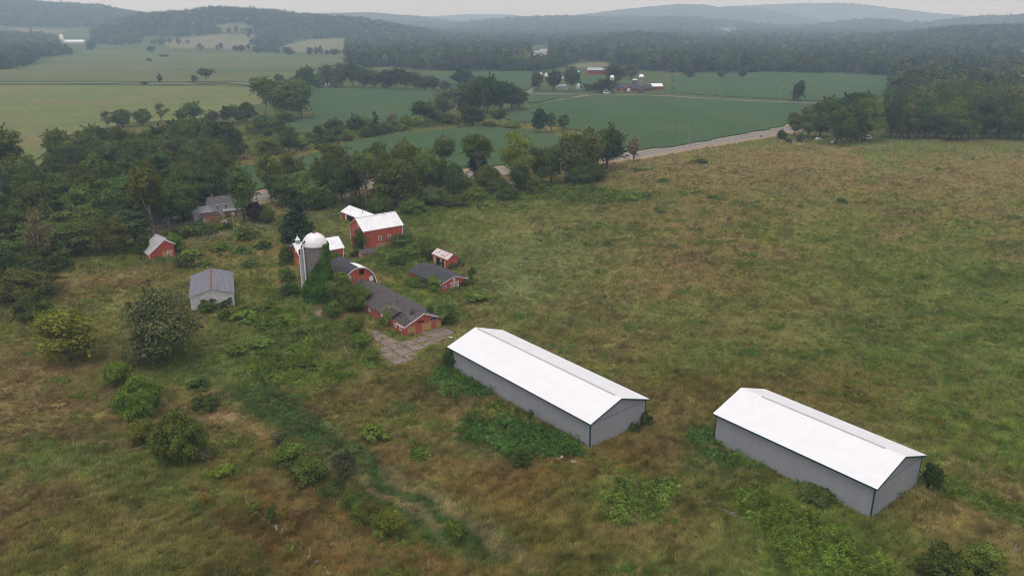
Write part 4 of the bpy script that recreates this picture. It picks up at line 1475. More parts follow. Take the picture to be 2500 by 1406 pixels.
# ---- far farm and far houses
def far_b(name, label, cat, u, v, yaw, W, L, he, hr, wall, roof, group=None, **k):
    x, y, z = G(u, v)
    return Bld(name, label, cat, x, y, yaw, W, L, he, hr, wall, roof, oh=.35, t=.2, z0=z, group=group, down=2.0, **k)


def far_silo(u, v, r, h, dome_h, wall, cap, label):
    x, y, z = G(u, v)
    s = tag(empty('silo', (x, y, z)), label, 'silo')
    MB().lathe([(r, -1), (r, h)], 24).build('silo_wall', wall, s, True)
    MB().lathe([(r + .08, h - .1)] + [((r + .08) * math.cos(R(q)), h + dome_h * math.sin(R(q))) for q in range(0, 88, 10)] + [(.1, h + dome_h)], 24).build('dome', cap, s, True)
    mb = MB()
    for q in range(int(h / 1.6)):
        mb.tube([((r + .04) * math.cos(a), (r + .04) * math.sin(a), .8 + q * 1.6) for a in np.linspace(0, 2 * math.pi, 25)], .07, 4, False)
    mb.build('hoop', GALV, s)
    return s


far_silo(1493, 226, 2.2, 14.2, 2.4, noise_mat('tan_staves', (.36, .30, .25), (.28, .23, .19), .6, .9), DOME, 'short tan silo with a grey dome, leftmost at the far farm')
far_silo(1549, 219, 2.5, 9.5, 1.2, BLUEDARK, WHITE, 'dark blue steel silo with a flat white top at far farm')
far_silo(1564, 227, 2.75, 15.2, 2.6, SILO, DOME, 'tallest far silo, brown with a bright white dome')
b = far_b('dairy_barn', 'far low red barn with a dark roof and white door under silos', 'barn', 1547, 221, 8, 11, 36, 3.2, 6.6, FARRED, SHINGLE)
for k in range(8):
    q = -15 + k * 3.6
    b.window('r', q, q + 1.2, 1.0, 2.2, WHITE, GLASS, .15)
b2 = MB().prism([(0, -1), (7, -1), (7, 3.0), (3.5, 5.0), (0, 3.0)], 'x', 5.3, 11.0)
o = b2.build('front_gable', FARRED, b.root)
o.location.y = -12
MB().box(11.0, 11.1, -11.2 + 1.2, -11.2 + 4.2, -.5, 2.9).build('door', WHITE, b.root)
MB().prism([(5.3, -1), (9.5, -1), (9.5, 2.2), (5.3, 3.0)], 'y', -4, 17).build('lean_to', FARRED, b.root)
MB().prism([(5.0, 3.25), (10, 2.2), (10, 2.4), (5.0, 3.45)], 'y', -4.4, 17.4).build('lean_to_roof', SHINGLE, b.root)
b = far_b('white_roofed_shed', 'far red shed with a bright white roof right of the silos', 'shed', 1596, 219, 8, 9, 17, 3.4, 6.2, FARRED, METAL_N)
b = far_b('red_barn', 'far long red barn with a pale green roof above the silos', 'barn', 1455, 182, 4, 11, 25, 5.6, 8.6, noise_mat('bright_red_siding', (.26, .04, .04), (.22, .035, .035), .5, .8), GREENROOF)
b.corner(1, -1, WHITE, .3)
b.corner(1, 1, WHITE, .3)
b = far_b('red_barn', 'far red barn half hidden between the three farm trees', 'barn', 1380, 192, 60, 8, 14, 5, 8, FARRED, MAROON)
b.panel('door', 'A', -1.5, 1.5, -.5, 3.2, WHITE, .08)
b.panel('wall_stripe', 'A', -3.4, 3.4, 4.3, 4.8, WHITE, .06)
b = far_b('grey_roofed_barn', 'far barn with a grey green roof right of the farm trees', 'barn', 1403, 187, 30, 9, 12, 4, 7.5, FARRED, GREENROOF)
b.corner(1, -1, WHITE, .2)
GBIN = 'white bins behind the far farm trees'
for u, v, lab in ((1321, 187, 'white domed bin, leftmost of the three by the far drive'), (1334, 188, 'white domed bin, middle of the three by the far drive'), (1340, 190, 'white domed bin, rightmost of three beside the far farm trees')):
    x, y, z = G(u, v)
    s = tag(empty('grain_bin', (x, y, z)), lab, 'bin', GBIN)
    MB().lathe([(2.3, -1), (2.3, 3.2)], 18).build('bin_wall', WHITE, s, True)
    MB().lathe([(2.45, 3.1), (1.6, 4.0), (.3, 4.7)], 18).build('bin_roof', WHITE, s, True)
b = far_b('farm_house', 'far white house half hidden behind the three farm trees', 'house', 1372, 219, 10, 7, 12, 3.2, 5.2, SIDING_W, ROOF_LG)
b.window('r', -3, -2, 1, 2.3, WHITE, GLASS, .15)
b.window('r', 1, 2, 1, 2.3, WHITE, GLASS, .15)
b = far_b('small_shed', 'far tiny white shed between the farm trees and barn', 'shed', 1411, 217, 60, 3.2, 4, 3.2, 5.0, WHITE, METAL_W)
b.panel('door', 'A', -.6, .6, -.5, 2, GREYWOOD, .08)
# white farmhouse in the woods
b = far_b('white_house', 'big white house with two gables standing in the far woods', 'house', 1327, 137, 12, 11, 14, 9.5, 13.5, WHITE, TINOLD)
for y0 in (-4.5, -1, 3):
    for z0 in (1.5, 5.5):
        b.window('r', y0, y0 + 1.3, z0, z0 + 2.2, GALV, GLASS, .15)
MB().prism([(-5, -2), (5, -2), (5, 6.5), (0, 9.5), (-5, 6.5)], 'y', -b.wy - 13, -b.wy - .01).build('wing_wall', WHITE, b.root)
MB().prism([(-5.5, 6.3), (-5.5, 6.55), (0, 9.8), (5.5, 6.55), (5.5, 6.3), (0, 9.55)], 'y', -b.wy - 13.3, -b.wy - .02).build('wing_roof', TINOLD, b.root)
b = far_b('hilltop_house', 'tiny white house on the wooded hilltop right of centre', 'house', 1772, 78, 10, 14, 26, 9, 15, WHITE, GREYROOF)
b.window('r', -4, 4, 2, 6, GALV, GLASS, .4)
b = far_b('small_house', 'tiny red roofed building among the woods left of the white house', 'house', 1043, 164, 50, 8, 11, 4, 8.5, FARRED, MAROON)
b.window('A', -1, 1, 1, 3, WHITE, GLASS, .2)
b = far_b('far_barn', 'long white roofed barn by the white silo at far left', 'barn', 182, 107, 4, 14, 58, 5, 10, SIDING_W, METAL_N)
b.corner(1, -1, FARRED, .5)
far_silo(153, 107, 5, 19, 5, WHITE, WHITE, 'white silo beside the long white roofed barn at far left')
b = far_b('small_house', 'tiny pale roofed house in the woods at the far right', 'house', 2272, 186, 30, 9, 13, 5, 9, SIDING_W, TINOLD)
b.window('r', -2, 0, 1, 3, WHITE, GLASS, .2)
b = far_b('road_house', 'small tan house with a red roof hidden among the road trees', 'house', 1362, 413, 37, 8, 11, 3.2, 5.6, noise_mat('tan_siding', (.50, .40, .24), (.42, .34, .2), .8, .9), MAROON)
b.window('r', -3.5, -2.5, .9, 2.2, WHITE, GLASS, .14)
b.window('r', 1, 2, .9, 2.2, WHITE, GLASS, .14)
# ------------------------------------------------------------------ vegetation meshes
def cards(P_, N_, S_, rng, aspect=(.7, 1.2)):
    """irregular leaf-clump quads at points P_ facing N_"""
    n = len(P_)
    N_ = N_ / (np.linalg.norm(N_, axis=1, keepdims=True) + 1e-9)
    h = rng.normal(size=(n, 3))
    A = np.cross(N_, h)
    A /= np.linalg.norm(A, axis=1, keepdims=True) + 1e-9
    B = np.cross(N_, A)
    s = S_[:, None]
    asp = rng.uniform(aspect[0], aspect[1], (n, 1))
    j = rng.uniform(.6, 1.1, (4, n, 1))
    V = np.stack([P_ - A * s * j[0], P_ - B * s * asp * j[1] + N_ * s * .12, P_ + A * s * j[2], P_ + B * s * asp * j[3] - N_ * s * .12], 1)
    return V.reshape(-1, 3), np.arange(n * 4).reshape(-1, 4)


def rdir(rng, n):
    d = rng.normal(size=(n, 3))
    return d / np.linalg.norm(d, axis=1, keepdims=True)


def crown(rng, shape, H, cw, zb, npuff, nleaf, leaf, rp=(.12, .24)):
    """crown cards; zb = height where foliage starts"""
    ch = H - zb
    zc = zb + ch * .5
    C, RP = [], []
    lean = rng.normal(size=2) * cw * .05
    for k in range(npuff):
        d = rdir(rng, 1)[0]
        f = rng.uniform(.35, 1.0) ** .6
        if shape == 'cone':
            t = (k + .5) / npuff
            wr = cw / 2 * (1 - t) ** .85 * rng.uniform(.6, 1.0) + .25
            a = rng.uniform(0, 2 * math.pi)
            C.append((math.cos(a) * wr * .7, math.sin(a) * wr * .7, zb + ch * t * .97))
            RP.append(max(.5, wr * .45))
            continue
        rx = cw / 2 * .74
        if shape == 'vase':
            t = .5 + .5 * d[2] * f
            wid = .45 + .75 * t ** .8
        elif shape == 'tall':
            t = .5 + .5 * d[2] * f
            wid = .75 + .4 * math.sin(t * 3.1 + rng.uniform(-.5, .5))
        elif shape == 'dome':
            t = .5 + .5 * d[2] * f
            wid = 1.12 - .5 * t
        else:
            wid = 1.0
        C.append((d[0] * f * rx * wid + lean[0] * d[2], d[1] * f * rx * wid + lean[1] * d[2], zc + d[2] * f * ch * .40))
        RP.append(min(cw, ch) * rng.uniform(*rp))
    C, RP = np.array(C), np.array(RP)
    w = RP ** 2 / np.sum(RP ** 2)
    cnt = np.maximum(6, (w * nleaf).astype(int))
    Ps, Ns = [], []
    for c, r, n in zip(C, RP, cnt):
        d = rdir(rng, n)
        d[:, 2] += .5
        d /= np.linalg.norm(d, axis=1, keepdims=True)
        q = c + d * r * rng.uniform(.5, 1.15, (n, 1)) * np.array([1.1, 1.1, .72])
        Ps.append(q)
        Ns.append(d * 1.1 + rng.normal(size=(n, 3)) * .38 + np.array([0, 0, .25]))
    ns = 26                                  # ragged shoots beyond the rounded clumps
    for k in range(ns):
        c, r_ = C[rng.integers(len(C))], RP[rng.integers(len(RP))]
        dd = np.array([c[0], c[1], (c[2] - zc) * .7 + .12 * ch]) + rng.normal(size=3) * .25 * cw
        dd /= np.linalg.norm(dd) + 1e-9
        m = max(8, int(nleaf * .004))
        t = rng.random(m) ** .8
        Lk = (.16 + .20 * rng.random()) * min(cw, ch)
        q = c + dd * (r_ * .6 + t[:, None] * Lk) + rng.normal(size=(m, 3)) * leaf * .8 * (1.3 - t[:, None])
        q[:, 2] -= t * t * Lk * .15
        Ps.append(q)
        Ns.append(rng.normal(size=(m, 3)) * .6 + dd * .5 + np.array([0, 0, .5]))
    P_ = np.concatenate(Ps)
    N_ = np.concatenate(Ns)
    keep = P_[:, 2] > .02
    P_, N_ = P_[keep], N_[keep]
    return cards(P_, N_, leaf * rng.uniform(.6, 1.35, len(P_)), rng), C


def wood(rng, H, zb, tr, C, nl=9, bend=.04):
    mb = MB()
    top = H * .80
    pts = [(0, 0, -.6)]
    x = y = 0
    for k in range(1, 6):
        x += rng.normal() * H * bend * .3
        y += rng.normal() * H * bend * .3
        pts.append((x, y, top * k / 5))
    mb.tube(pts, [tr * 1.25, tr, tr * .82, tr * .62, tr * .42, tr * .2], 8)
    for c in C[rng.permutation(len(C))[:nl]]:
        z = max(zb * .7, min(c[2] - .6, rng.uniform(.35, .75) * c[2]))
        q = min(z / top, .98) * 5
        k = int(q)
        p0 = np.array(pts[k]) * (1 - (q - k)) + np.array(pts[min(k + 1, 5)]) * (q - k)
        m = (p0 + c) / 2 + np.array([0, 0, -.06 * H * rng.random()])
        mb.tube([p0, m, c], [tr * .42, tr * .28, tr * .08], 5)
    return mb


def mbmesh(mb, name, mat):
    me = bpy.data.meshes.new(name)
    me.from_pydata(mb.v, [], mb.f)
    me.materials.append(mat)
    me.polygons.foreach_set('use_smooth', [True] * len(me.polygons))
    me.update()
    return me


PROTO = {}


def proto(key, shape, H, cw, zbf, npuff, nleaf, leaf, tr=.3, bark=None, nl=9, seed=0, rp=(.12, .24)):
    rng = np.random.default_rng(seed)
    (V, Q), C = crown(rng, shape, H, cw, H * zbf, npuff, nleaf, leaf, rp)
    wr = np.percentile(np.hypot(V[:, 0], V[:, 1]), 97.5)
    cw = 2 * wr
    H = np.percentile(V[:, 2], 99.5)
    cm = mesh_np('crown', V, Q, LEAF)
    tm = mbmesh(wood(rng, H, H * zbf, tr, C, nl), 'trunk', bark or BARK)
    PROTO.setdefault(key, []).append((tm, cm, H, cw))


for s in range(5):
    proto('round', 'round', 16, 13, .12, 42, 8500, .34, .34, seed=100 + s)
for s in range(5):
    proto('tall', 'tall', 18, 11, .14, 42, 8000, .34, .32, PALEBARK if s < 3 else None, 14, seed=120 + s)
for s in range(4):
    proto('dome', 'dome', 14, 14, .06, 42, 9000, .34, .34, seed=140 + s)
for s in range(3):
    proto('vase', 'vase', 18, 12, .42, 40, 5200, .34, .34, PALEBARK, 12, seed=160 + s)
for s in range(2):
    proto('slim', 'tall', 14, 5.2, .1, 26, 3400, .29, .2, seed=180 + s)
for s in range(2):
    proto('cone', 'cone', 17, 9, .03, 70, 5200, .36, .3, nl=0, seed=200 + s)
for s in range(2):
    proto('sparse', 'tall', 16, 10, .2, 26, 1000, .40, .28, PALEBARK, 20, seed=220 + s)
for s in range(2):
    proto('willow', 'dome', 13, 17, .03, 30, 16000, .25, .5, seed=240 + s, rp=(.15, .27))
for s in range(5):
    proto('shrub', 'dome', 4.2, 5.4, .0, 44, 6500, .135, .09, nl=6, seed=260 + s)
for s in range(3):
    proto('low', 'dome', 1.7, 4.6, .0, 40, 4200, .115, .05, nl=4, seed=280 + s)
for s in range(2):
    proto('thicket', 'dome', 5.0, 11.0, .0, 110, 20000, .15, .10, nl=14, seed=310 + s)
for s in range(2):
    proto('thin', 'vase', 3.4, 3.6, .1, 26, 1500, .115, .06, nl=10, seed=290 + s)

TINT0 = {'dark': (.047, .072, .026), 'mid': (.062, .092, .028), 'olive': (.068, .082, .027), 'yellow': (.094, .114, .026), 'grey': (.066, .076, .048),
        'purple': (.034, .020, .026), 'bright': (.070, .108, .026), 'pine': (.028, .044, .028), 'brown': (.10, .085, .05), 'wood': (.046, .066, .030), 'lime': (.085, .125, .030)}
TINT = {k: (c[0] * 1.75, c[1] * 1.62, c[2] * 1.15) for k, c in TINT0.items()}
WORD = {'dark': 'dark green', 'mid': 'green', 'olive': 'olive green', 'yellow': 'yellow green', 'grey': 'grey green', 'purple': 'dark purple', 'bright': 'bright green',
        'pine': 'blackish green', 'brown': 'brownish', 'wood': 'dark green', 'lime': 'light green'}
PEND = []
TREE_XY = []
rt = random.Random(5)


def plant(name, kind, p, w, h, tint, label, cat, group=None, key=None, crown_name='crown', trunk_name='trunk', jit=.30):
    tm, cm, H, cw = rt.choice(PROTO[kind])
    root = tag(empty(name, p, rt.uniform(0, 6.28)), label, cat, group)
    root.scale = (w / cw, w / cw, h / H)
    t = link(trunk_name, tm, root)
    c = link(crown_name, cm, root)
    k = TINT[tint]
    g = 1 + rt.uniform(-jit, jit)
    c.color = (k[0] * g * (1 + rt.uniform(-.12, .12)), k[1] * g, k[2] * g * (1 + rt.uniform(-.15, .15)), 1)
    TREE_XY.append((p[0], p[1], w / 2))
    if key:
        PEND.append((key, p, tint, root))
    return root


def at(u, v):
    x, y, z = G(u, v)
    return (x, y, z - .05)


def tree(u, v, w, h, kind, tint, label=None, key=None, group=None, name='tree', cat='tree'):
    """tree standing at pixel (u, v), w x h in photo pixels at its distance"""
    p = at(u, v)
    m = mpp(p)
    dep = math.atan2(CAM_H - h * m * .5, math.hypot(p[0], p[1]))
    hh = h * m / max(.6, math.cos(dep))
    return plant(name, kind, p, w * m, hh * .97, tint, label, cat, group, key)


def bush(u, v, w, h, kind, tint, label=None, key=None, group=None, name='shrub'):
    p = at(u, v)
    m = mpp(p)
    dep = math.atan2(CAM_H, math.hypot(p[0], p[1]))
    ww = w * m
    if ww > 8.0 and kind == 'shrub':
        kind = 'thicket'
    hh = max(.7, math.sqrt(max((h * m) ** 2 - (ww * math.sin(dep)) ** 2, (h * m * .45) ** 2)) / math.cos(dep) * 1.12 + .2)
    # the pixel given is the front foot of the bush
    d = np.array([p[0], p[1]]) / math.hypot(p[0], p[1]) * ww * .30
    return plant(name, kind, (p[0] + d[0], p[1] + d[1], p[2]), ww, hh, tint, label, 'shrub', group, key, 'foliage', 'stem')


# ---- single trees and shrubs near the farm
tree(172, 884, 138, 128, 'dome', 'yellow', 'round yellow green tree at the left, in front of the meadow hollow')
tree(402, 872, 196, 168, 'willow', 'grey', 'large grey green willow left of the white block garage', name='willow_tree')
tree(727, 592, 84, 130, 'cone', 'pine', 'dark conical spruce standing behind the silo', name='spruce_tree')
tree(626, 541, 50, 50, 'dome', 'purple', 'dark purple leaved tree at the right end of the boarded house')
tree(597, 541, 72, 142, 'tall', 'mid', 'green tree standing right in front of the boarded house')
tree(665, 492, 70, 122, 'tall', 'olive', 'olive green tree by the road gap right of the boarded house')
tree(720, 478, 66, 105, 'round', 'mid', 'green tree in front of the road behind the spruce top')
tree(745, 512, 88, 98, 'dome', 'mid', 'wide green tree just behind the spruce')
tree(815, 470, 96, 122, 'round', 'olive', 'broad olive tree at the left end of the roadside row')
tree(896, 502, 74, 134, 'vase', 'mid', 'tall tree with a bare pale leaning trunk behind the wagon shed')
tree(968, 506, 112, 118, 'dome', 'olive', 'broad low olive tree beside the brambles behind the tall barn')
tree(1085, 440, 58, 108, 'vase', 'olive', 'umbrella shaped tree with a bare trunk before the bean field')
tree(1168, 448, 82, 120, 'vase', 'mid', 'tall tree with a pale forked trunk standing against the road')
tree(1170, 440, 60, 62, 'dome', 'pine', 'dark round tree filling the space under the pale forked tree')
tree(1262, 462, 88, 142, 'round', 'yellow', 'tall yellowish round tree right of the short gravel drive')
tree(1272, 470, 62, 72, 'dome', 'dark', 'dark low tree at the foot of the yellowish road tree')
tree(1382, 448, 84, 128, 'sparse', 'olive', 'tall open tree with a dark trunk above the fallen limb', group=None)
tree(1480, 414, 92, 104, 'round', 'dark', 'large dark round tree at the right end of the roadside row')
tree(1546, 396, 30, 64, 'slim', 'brown', 'thin two tiered tree standing alone beside the paved road')
for a in ((700, 505, 80, 80, 'dome', 'dark'), (835, 495, 80, 105, 'round', 'mid'), (868, 488, 80, 112, 'round', 'olive'), (922, 468, 80, 118, 'tall', 'olive'), (946, 485, 80, 110, 'round', 'olive'),
          (985, 455, 82, 112, 'round', 'olive'), (1012, 470, 80, 110, 'tall', 'olive'), (1040, 478, 84, 112, 'round', 'mid'), (1072, 478, 70, 90, 'round', 'mid'), (1108, 482, 66, 84, 'dome', 'dark'),
          (1318, 456, 84, 96, 'round', 'dark'), (1345, 448, 70, 92, 'tall', 'dark'), (1405, 446, 84, 118, 'round', 'mid'), (1432, 434, 84, 122, 'tall', 'olive'), (1452, 424, 70, 100, 'round', 'mid'), (780, 488, 70, 80, 'dome', 'dark')):
    tree(a[0], a[1], a[2] * .86, *a[3:], key='road')
for a in ((1135, 476, 60, 40), (1190, 458, 66, 46), (1215, 478, 60, 36), (1155, 492, 70, 30), (1300, 474, 60, 40), (1415, 458, 70, 44), (1448, 446, 60, 40), (1060, 505, 80, 40), (1010, 528, 70, 36), (930, 522, 60, 44), (870, 516, 50, 30), (795, 512, 60, 40), (1240, 492, 60, 30), (1110, 508, 70, 28)):
    bush(*a, 'shrub', rt.choice(['dark', 'mid', 'mid']), key='underroad')

# ---- hedgerow and field trees
for a in ((1085, 284, 56, 62, 'round', 'grey'), (1108, 290, 34, 76, 'sparse', 'grey'), (1128, 288, 50, 82, 'tall', 'wood'), (1158, 286, 66, 92, 'round', 'dark'), (1190, 278, 70, 92, 'round', 'dark'), (1222, 274, 66, 78, 'round', 'dark'),
          (1250, 268, 56, 62, 'round', 'dark'), (1268, 264, 42, 50, 'dome', 'dark'), (1172, 262, 60, 72, 'tall', 'wood')):
    tree(*a, key='clump')
tree(1034, 304, 72, 56, 'round', 'dark', 'dark round tree left of the dense clump between bean fields')
tree(1155, 309, 56, 50, 'dome', 'dark', 'dark bushy tree in front of the dense field clump')
tree(1217, 309, 44, 42, 'vase', 'mid', 'vine topped leaning tree right of the dense field clump')
tree(1319, 326, 42, 60, 'dome', 'pine', 'dark egg shaped tree alone in the bean field, left of its neighbours')
tree(1345, 324, 26, 50, 'slim', 'mid', 'narrow green tree beside the dark egg shaped field tree')
tree(1375, 321, 30, 42, 'slim', 'dark', 'narrow ragged tree, rightmost of the three in the bean field')
for a in ((780, 346, 30, 42, 'round', 'dark'), (820, 342, 58, 54, 'round', 'dark'), (868, 328, 44, 48, 'dome', 'dark'), (916, 332, 44, 58, 'cone', 'dark'), (957, 320, 40, 42, 'sparse', 'grey'), (990, 318, 34, 36, 'round', 'mid'),
          (890, 322, 34, 34, 'round', 'lime'), (1070, 302, 40, 32, 'dome', 'mid')):
    tree(*a, key='hedge')
for a in ((800, 352, 50, 22), (845, 346, 46, 22), (890, 338, 40, 20), (940, 328, 46, 20), (975, 322, 44, 18), (1015, 312, 50, 24), (1045, 311, 44, 18), (1090, 305, 50, 22), (1125, 308, 40, 18), (1250, 316, 44, 14), (1195, 312, 36, 12)):
    bush(*a, 'shrub', rt.choice(['mid', 'olive', 'lime']), key='hedgeshrub')
for a in ((650, 288, 60, 98, 'vase', 'mid'), (672, 292, 60, 92, 'sparse', 'wood'), (700, 294, 70, 96, 'tall', 'mid'), (736, 290, 62, 98, 'round', 'mid'), (715, 272, 60, 70, 'round', 'wood'), (690, 262, 50, 60, 'tall', 'wood')):
    tree(*a, key='leftclump')
for a in ((748, 224, 56, 60, 'round', 'dark'), (800, 212, 46, 54, 'round', 'dark'), (682, 208, 26, 26, 'round', 'dark'), (775, 216, 40, 34, 'dome', 'dark'), (835, 214, 46, 56, 'round', 'wood'), (862, 214, 44, 66, 'tall', 'wood'),
          (890, 216, 48, 52, 'round', 'wood'), (915, 216, 40, 44, 'round', 'wood'), (942, 218, 44, 46, 'dome', 'wood'), (965, 218, 44, 52, 'tall', 'wood'), (990, 220, 40, 50, 'round', 'wood'), (1015, 220, 40, 44, 'round', 'wood'),
          (1040, 222, 40, 36, 'dome', 'wood'), (1060, 222, 30, 34, 'round', 'wood'), (820, 216, 30, 30, 'dome', 'dark'), (1088, 224, 30, 26, 'dome', 'wood'), (1118, 212, 40, 44, 'slim', 'wood'), (1140, 210, 34, 38, 'round', 'wood'), (1165, 228, 50, 40, 'round', 'wood')):
    tree(*a, key='farhedge')
for a in ((396, 302, 40, 52, 'sparse', 'yellow'), (472, 294, 50, 46, 'round', 'dark'), (445, 298, 36, 34, 'round', 'mid'), (520, 300, 36, 30, 'dome', 'grey'), (556, 304, 30, 44, 'tall', 'dark'), (580, 302, 40, 46, 'round', 'dark'),
          (605, 300, 46, 50, 'round', 'wood'), (350, 306, 46, 40, 'round', 'mid'), (300, 312, 50, 44, 'round', 'dark'), (265, 316, 44, 46, 'sparse', 'grey'), (640, 318, 50, 36, 'dome', 'mid'), (680, 322, 46, 32, 'dome', 'mid'),
          (700, 300, 44, 28, 'dome', 'mid')):
    tree(*a, key='backhedge')
for a in ((650, 340, 64, 54, 'round', 'mid'), (705, 352, 50, 46, 'round', 'mid'), (655, 378, 64, 44, 'dome', 'mid'), (705, 372, 54, 46, 'round', 'dark'), (735, 368, 46, 30, 'dome', 'mid'), (620, 330, 40, 26, 'dome', 'olive'), (765, 352, 40, 30, 'dome', 'mid')):
    tree(*a, key='midbush')
for a in ((410, 398, 90, 92, 'round', 'dark'), (455, 402, 96, 110, 'round', 'dark'), (505, 396, 90, 106, 'round', 'dark'), (548, 394, 84, 102, 'round', 'dark'), (578, 390, 60, 80, 'dome', 'dark'), (480, 380, 80, 92, 'round', 'dark'), (530, 378, 70, 84, 'round', 'dark')):
    tree(*a, key='bigclump')
GA = 'trees scattered over the far left fields'
for a in ((390, 205, 15, 24, 'slim', 'wood'), (475, 202, 17, 18, 'round', 'wood'), (505, 203, 42, 37, 'vase', 'wood'), (352, 207, 20, 8, 'dome', 'wood'), (370, 128, 20, 14, 'dome', 'wood'), (365, 152, 14, 10, 'dome', 'wood'), (402, 140, 26, 7, 'dome', 'wood'),
          (378, 112, 17, 16, 'round', 'wood'), (395, 111, 19, 18, 'round', 'wood'), (415, 109, 11, 16, 'slim', 'wood'), (436, 111, 15, 18, 'slim', 'wood'), (459, 109, 9, 11, 'slim', 'wood'), (490, 128, 22, 22, 'sparse', 'wood'), (530, 126, 10, 15, 'slim', 'wood'),
          (540, 125, 13, 19, 'slim', 'wood'), (575, 128, 18, 16, 'round', 'wood'), (590, 128, 20, 18, 'round', 'wood'), (608, 127, 12, 20, 'slim', 'wood'), (630, 130, 30, 15, 'dome', 'wood'), (652, 130, 22, 18, 'round', 'wood'), (672, 132, 24, 17, 'round', 'wood'),
          (706, 136, 28, 20, 'dome', 'wood'), (757, 137, 16, 20, 'tall', 'wood'), (771, 137, 14, 22, 'slim', 'wood'), (784, 137, 14, 25, 'slim', 'wood'), (798, 137, 10, 15, 'slim', 'wood'), (816, 137, 28, 17, 'round', 'wood'), (845, 138, 18, 18, 'round', 'wood'),
          (560, 82, 14, 14, 'round', 'wood'), (592, 82, 8, 12, 'slim', 'wood'), (606, 92, 10, 9, 'dome', 'wood')):
    tree(*a, key='leftfield')
# far farm trees
for a in ((1311, 221, 34, 44, 'round', 'wood'), (1352, 222, 42, 52, 'round', 'wood'), (1394, 224, 44, 60, 'tall', 'wood')):
    tree(*a, key='farm3')
tree(1468, 226, 44, 32, 'dome', 'wood', 'low dark tree left of the far dairy barn')
tree(1486, 228, 32, 36, 'round', 'wood', 'dark tree touching the left end of the far dairy barn')
tree(1439, 223, 30, 18, 'dome', 'wood', 'small rounded tree between the farm trees and dairy barn')
tree(1500, 206, 60, 46, 'round', 'wood', 'wide dark tree behind the short tan silo')
tree(1540, 194, 40, 36, 'round', 'wood', 'dark tree behind the blue silo')
tree(1948, 248, 31, 50, 'dome', 'wood', 'lone dark oval tree beside the lane in the far bean field')
tree(1761, 201, 22, 30, 'vase', 'wood', 'small far field tree behind the lane pole, left of its twin')
tree(1811, 199, 24, 28, 'vase', 'wood', 'small far field tree right of its twin before the woods')
tree(1681, 190, 34, 34, 'dome', 'wood', 'pale leafy tree at the far field edge right of the silos')
# clump at the road bend and the right-hand woods
tree(1938, 333, 44, 58, 'round', 'olive', 'small olive tree at the left end of the roadside clump')
tree(2110, 346, 80, 108, 'round', 'lime', 'bright light green tree at the right end of the roadside clump')
for a in ((1972, 338, 56, 72, 'round', 'mid'), (2000, 336, 64, 86, 'round', 'dark'), (2040, 354, 84, 112, 'round', 'dark'), (2076, 348, 70, 98, 'dome', 'dark'), (2062, 334, 70, 102, 'tall', 'pine'), (2095, 330, 66, 104, 'round', 'dark'), (2020, 322, 60, 84, 'round', 'dark'), (2088, 316, 60, 88, 'tall', 'pine')):
    tree(*a, key='bend')
for a in ((1908, 342, 26, 20), (1952, 348, 22, 18), (1925, 350, 18, 10)):
    bush(*a, 'shrub', 'dark', key='bendshrub')
for row, (vv, n, h0) in enumerate(((340, 15, 88), (326, 14, 88), (311, 14, 84), (297, 13, 80), (284, 12, 78))):
    for k in range(n):
        uu = 2168 + k * 29 + row * 9 + rt.uniform(-9, 9)
        if row > 1:
            uu -= 16
        tree(uu, vv + rt.uniform(-4, 4), rt.uniform(54, 80), h0 * rt.uniform(.8, 1.14), rt.choice(['round', 'tall', 'round', 'dome']), rt.choice(['wood', 'dark', 'mid', 'olive', 'wood']), key='woods%d' % row)

# ---- grove at the left
GROVE = [(150, 402), (330, 382), (405, 404), (560, 428), (552, 480), (500, 506), (470, 525), (450, 552), (372, 578), (340, 600), (250, 628), (120, 640), (-110, 632), (-110, 520), (0, 500), (80, 486), (190, 484), (150, 450)]
gpoly = W2(GROVE)
gx = [p[0] for p in gpoly]
gy = [p[1] for p in gpoly]
placed = []
rg = random.Random(21)
for _ in range(9000):
    x, y = rg.uniform(min(gx), max(gx)), rg.uniform(min(gy), max(gy))
    if not bool(in_poly(np.array(x), np.array(y), gpoly)):
        continue
    if abs(x) / y > .70 or any((x - a) ** 2 + (y - c) ** 2 < 9.6 ** 2 for a, c in placed):
        continue
    placed.append((x, y))
for x, y in placed:
    z = float(hz(np.array(x), np.array(y)))
    d = math.hypot(x, y)
    k = rg.choice(['round', 'tall', 'round', 'dome', 'tall'])
    if rg.random() < .05:
        k = 'sparse'
    hgt = rg.uniform(14, 19) if y > 255 else rg.uniform(10.5, 15.5)
    plant('tree', k, (x, y, z - .05), rg.uniform(11, 15.5), hgt, rg.choice(['dark', 'dark', 'wood', 'mid', 'mid', 'olive']), None, 'tree', None, 'grove')
tree(6, 486, 130, 190, 'tall', 'olive', 'very tall olive tree cut by the left edge beside the hay field')
tree(60, 540, 110, 120, 'round', 'dark', 'dark tree at the left, below the very tall edge tree')
tree(108, 655, 70, 150, 'sparse', 'brown', 'half dead brownish tree at the front edge of the left grove')
tree(375, 588, 105, 190, 'vase', 'olive', 'tallest grove tree, with pale limbs above the small red tin roof')

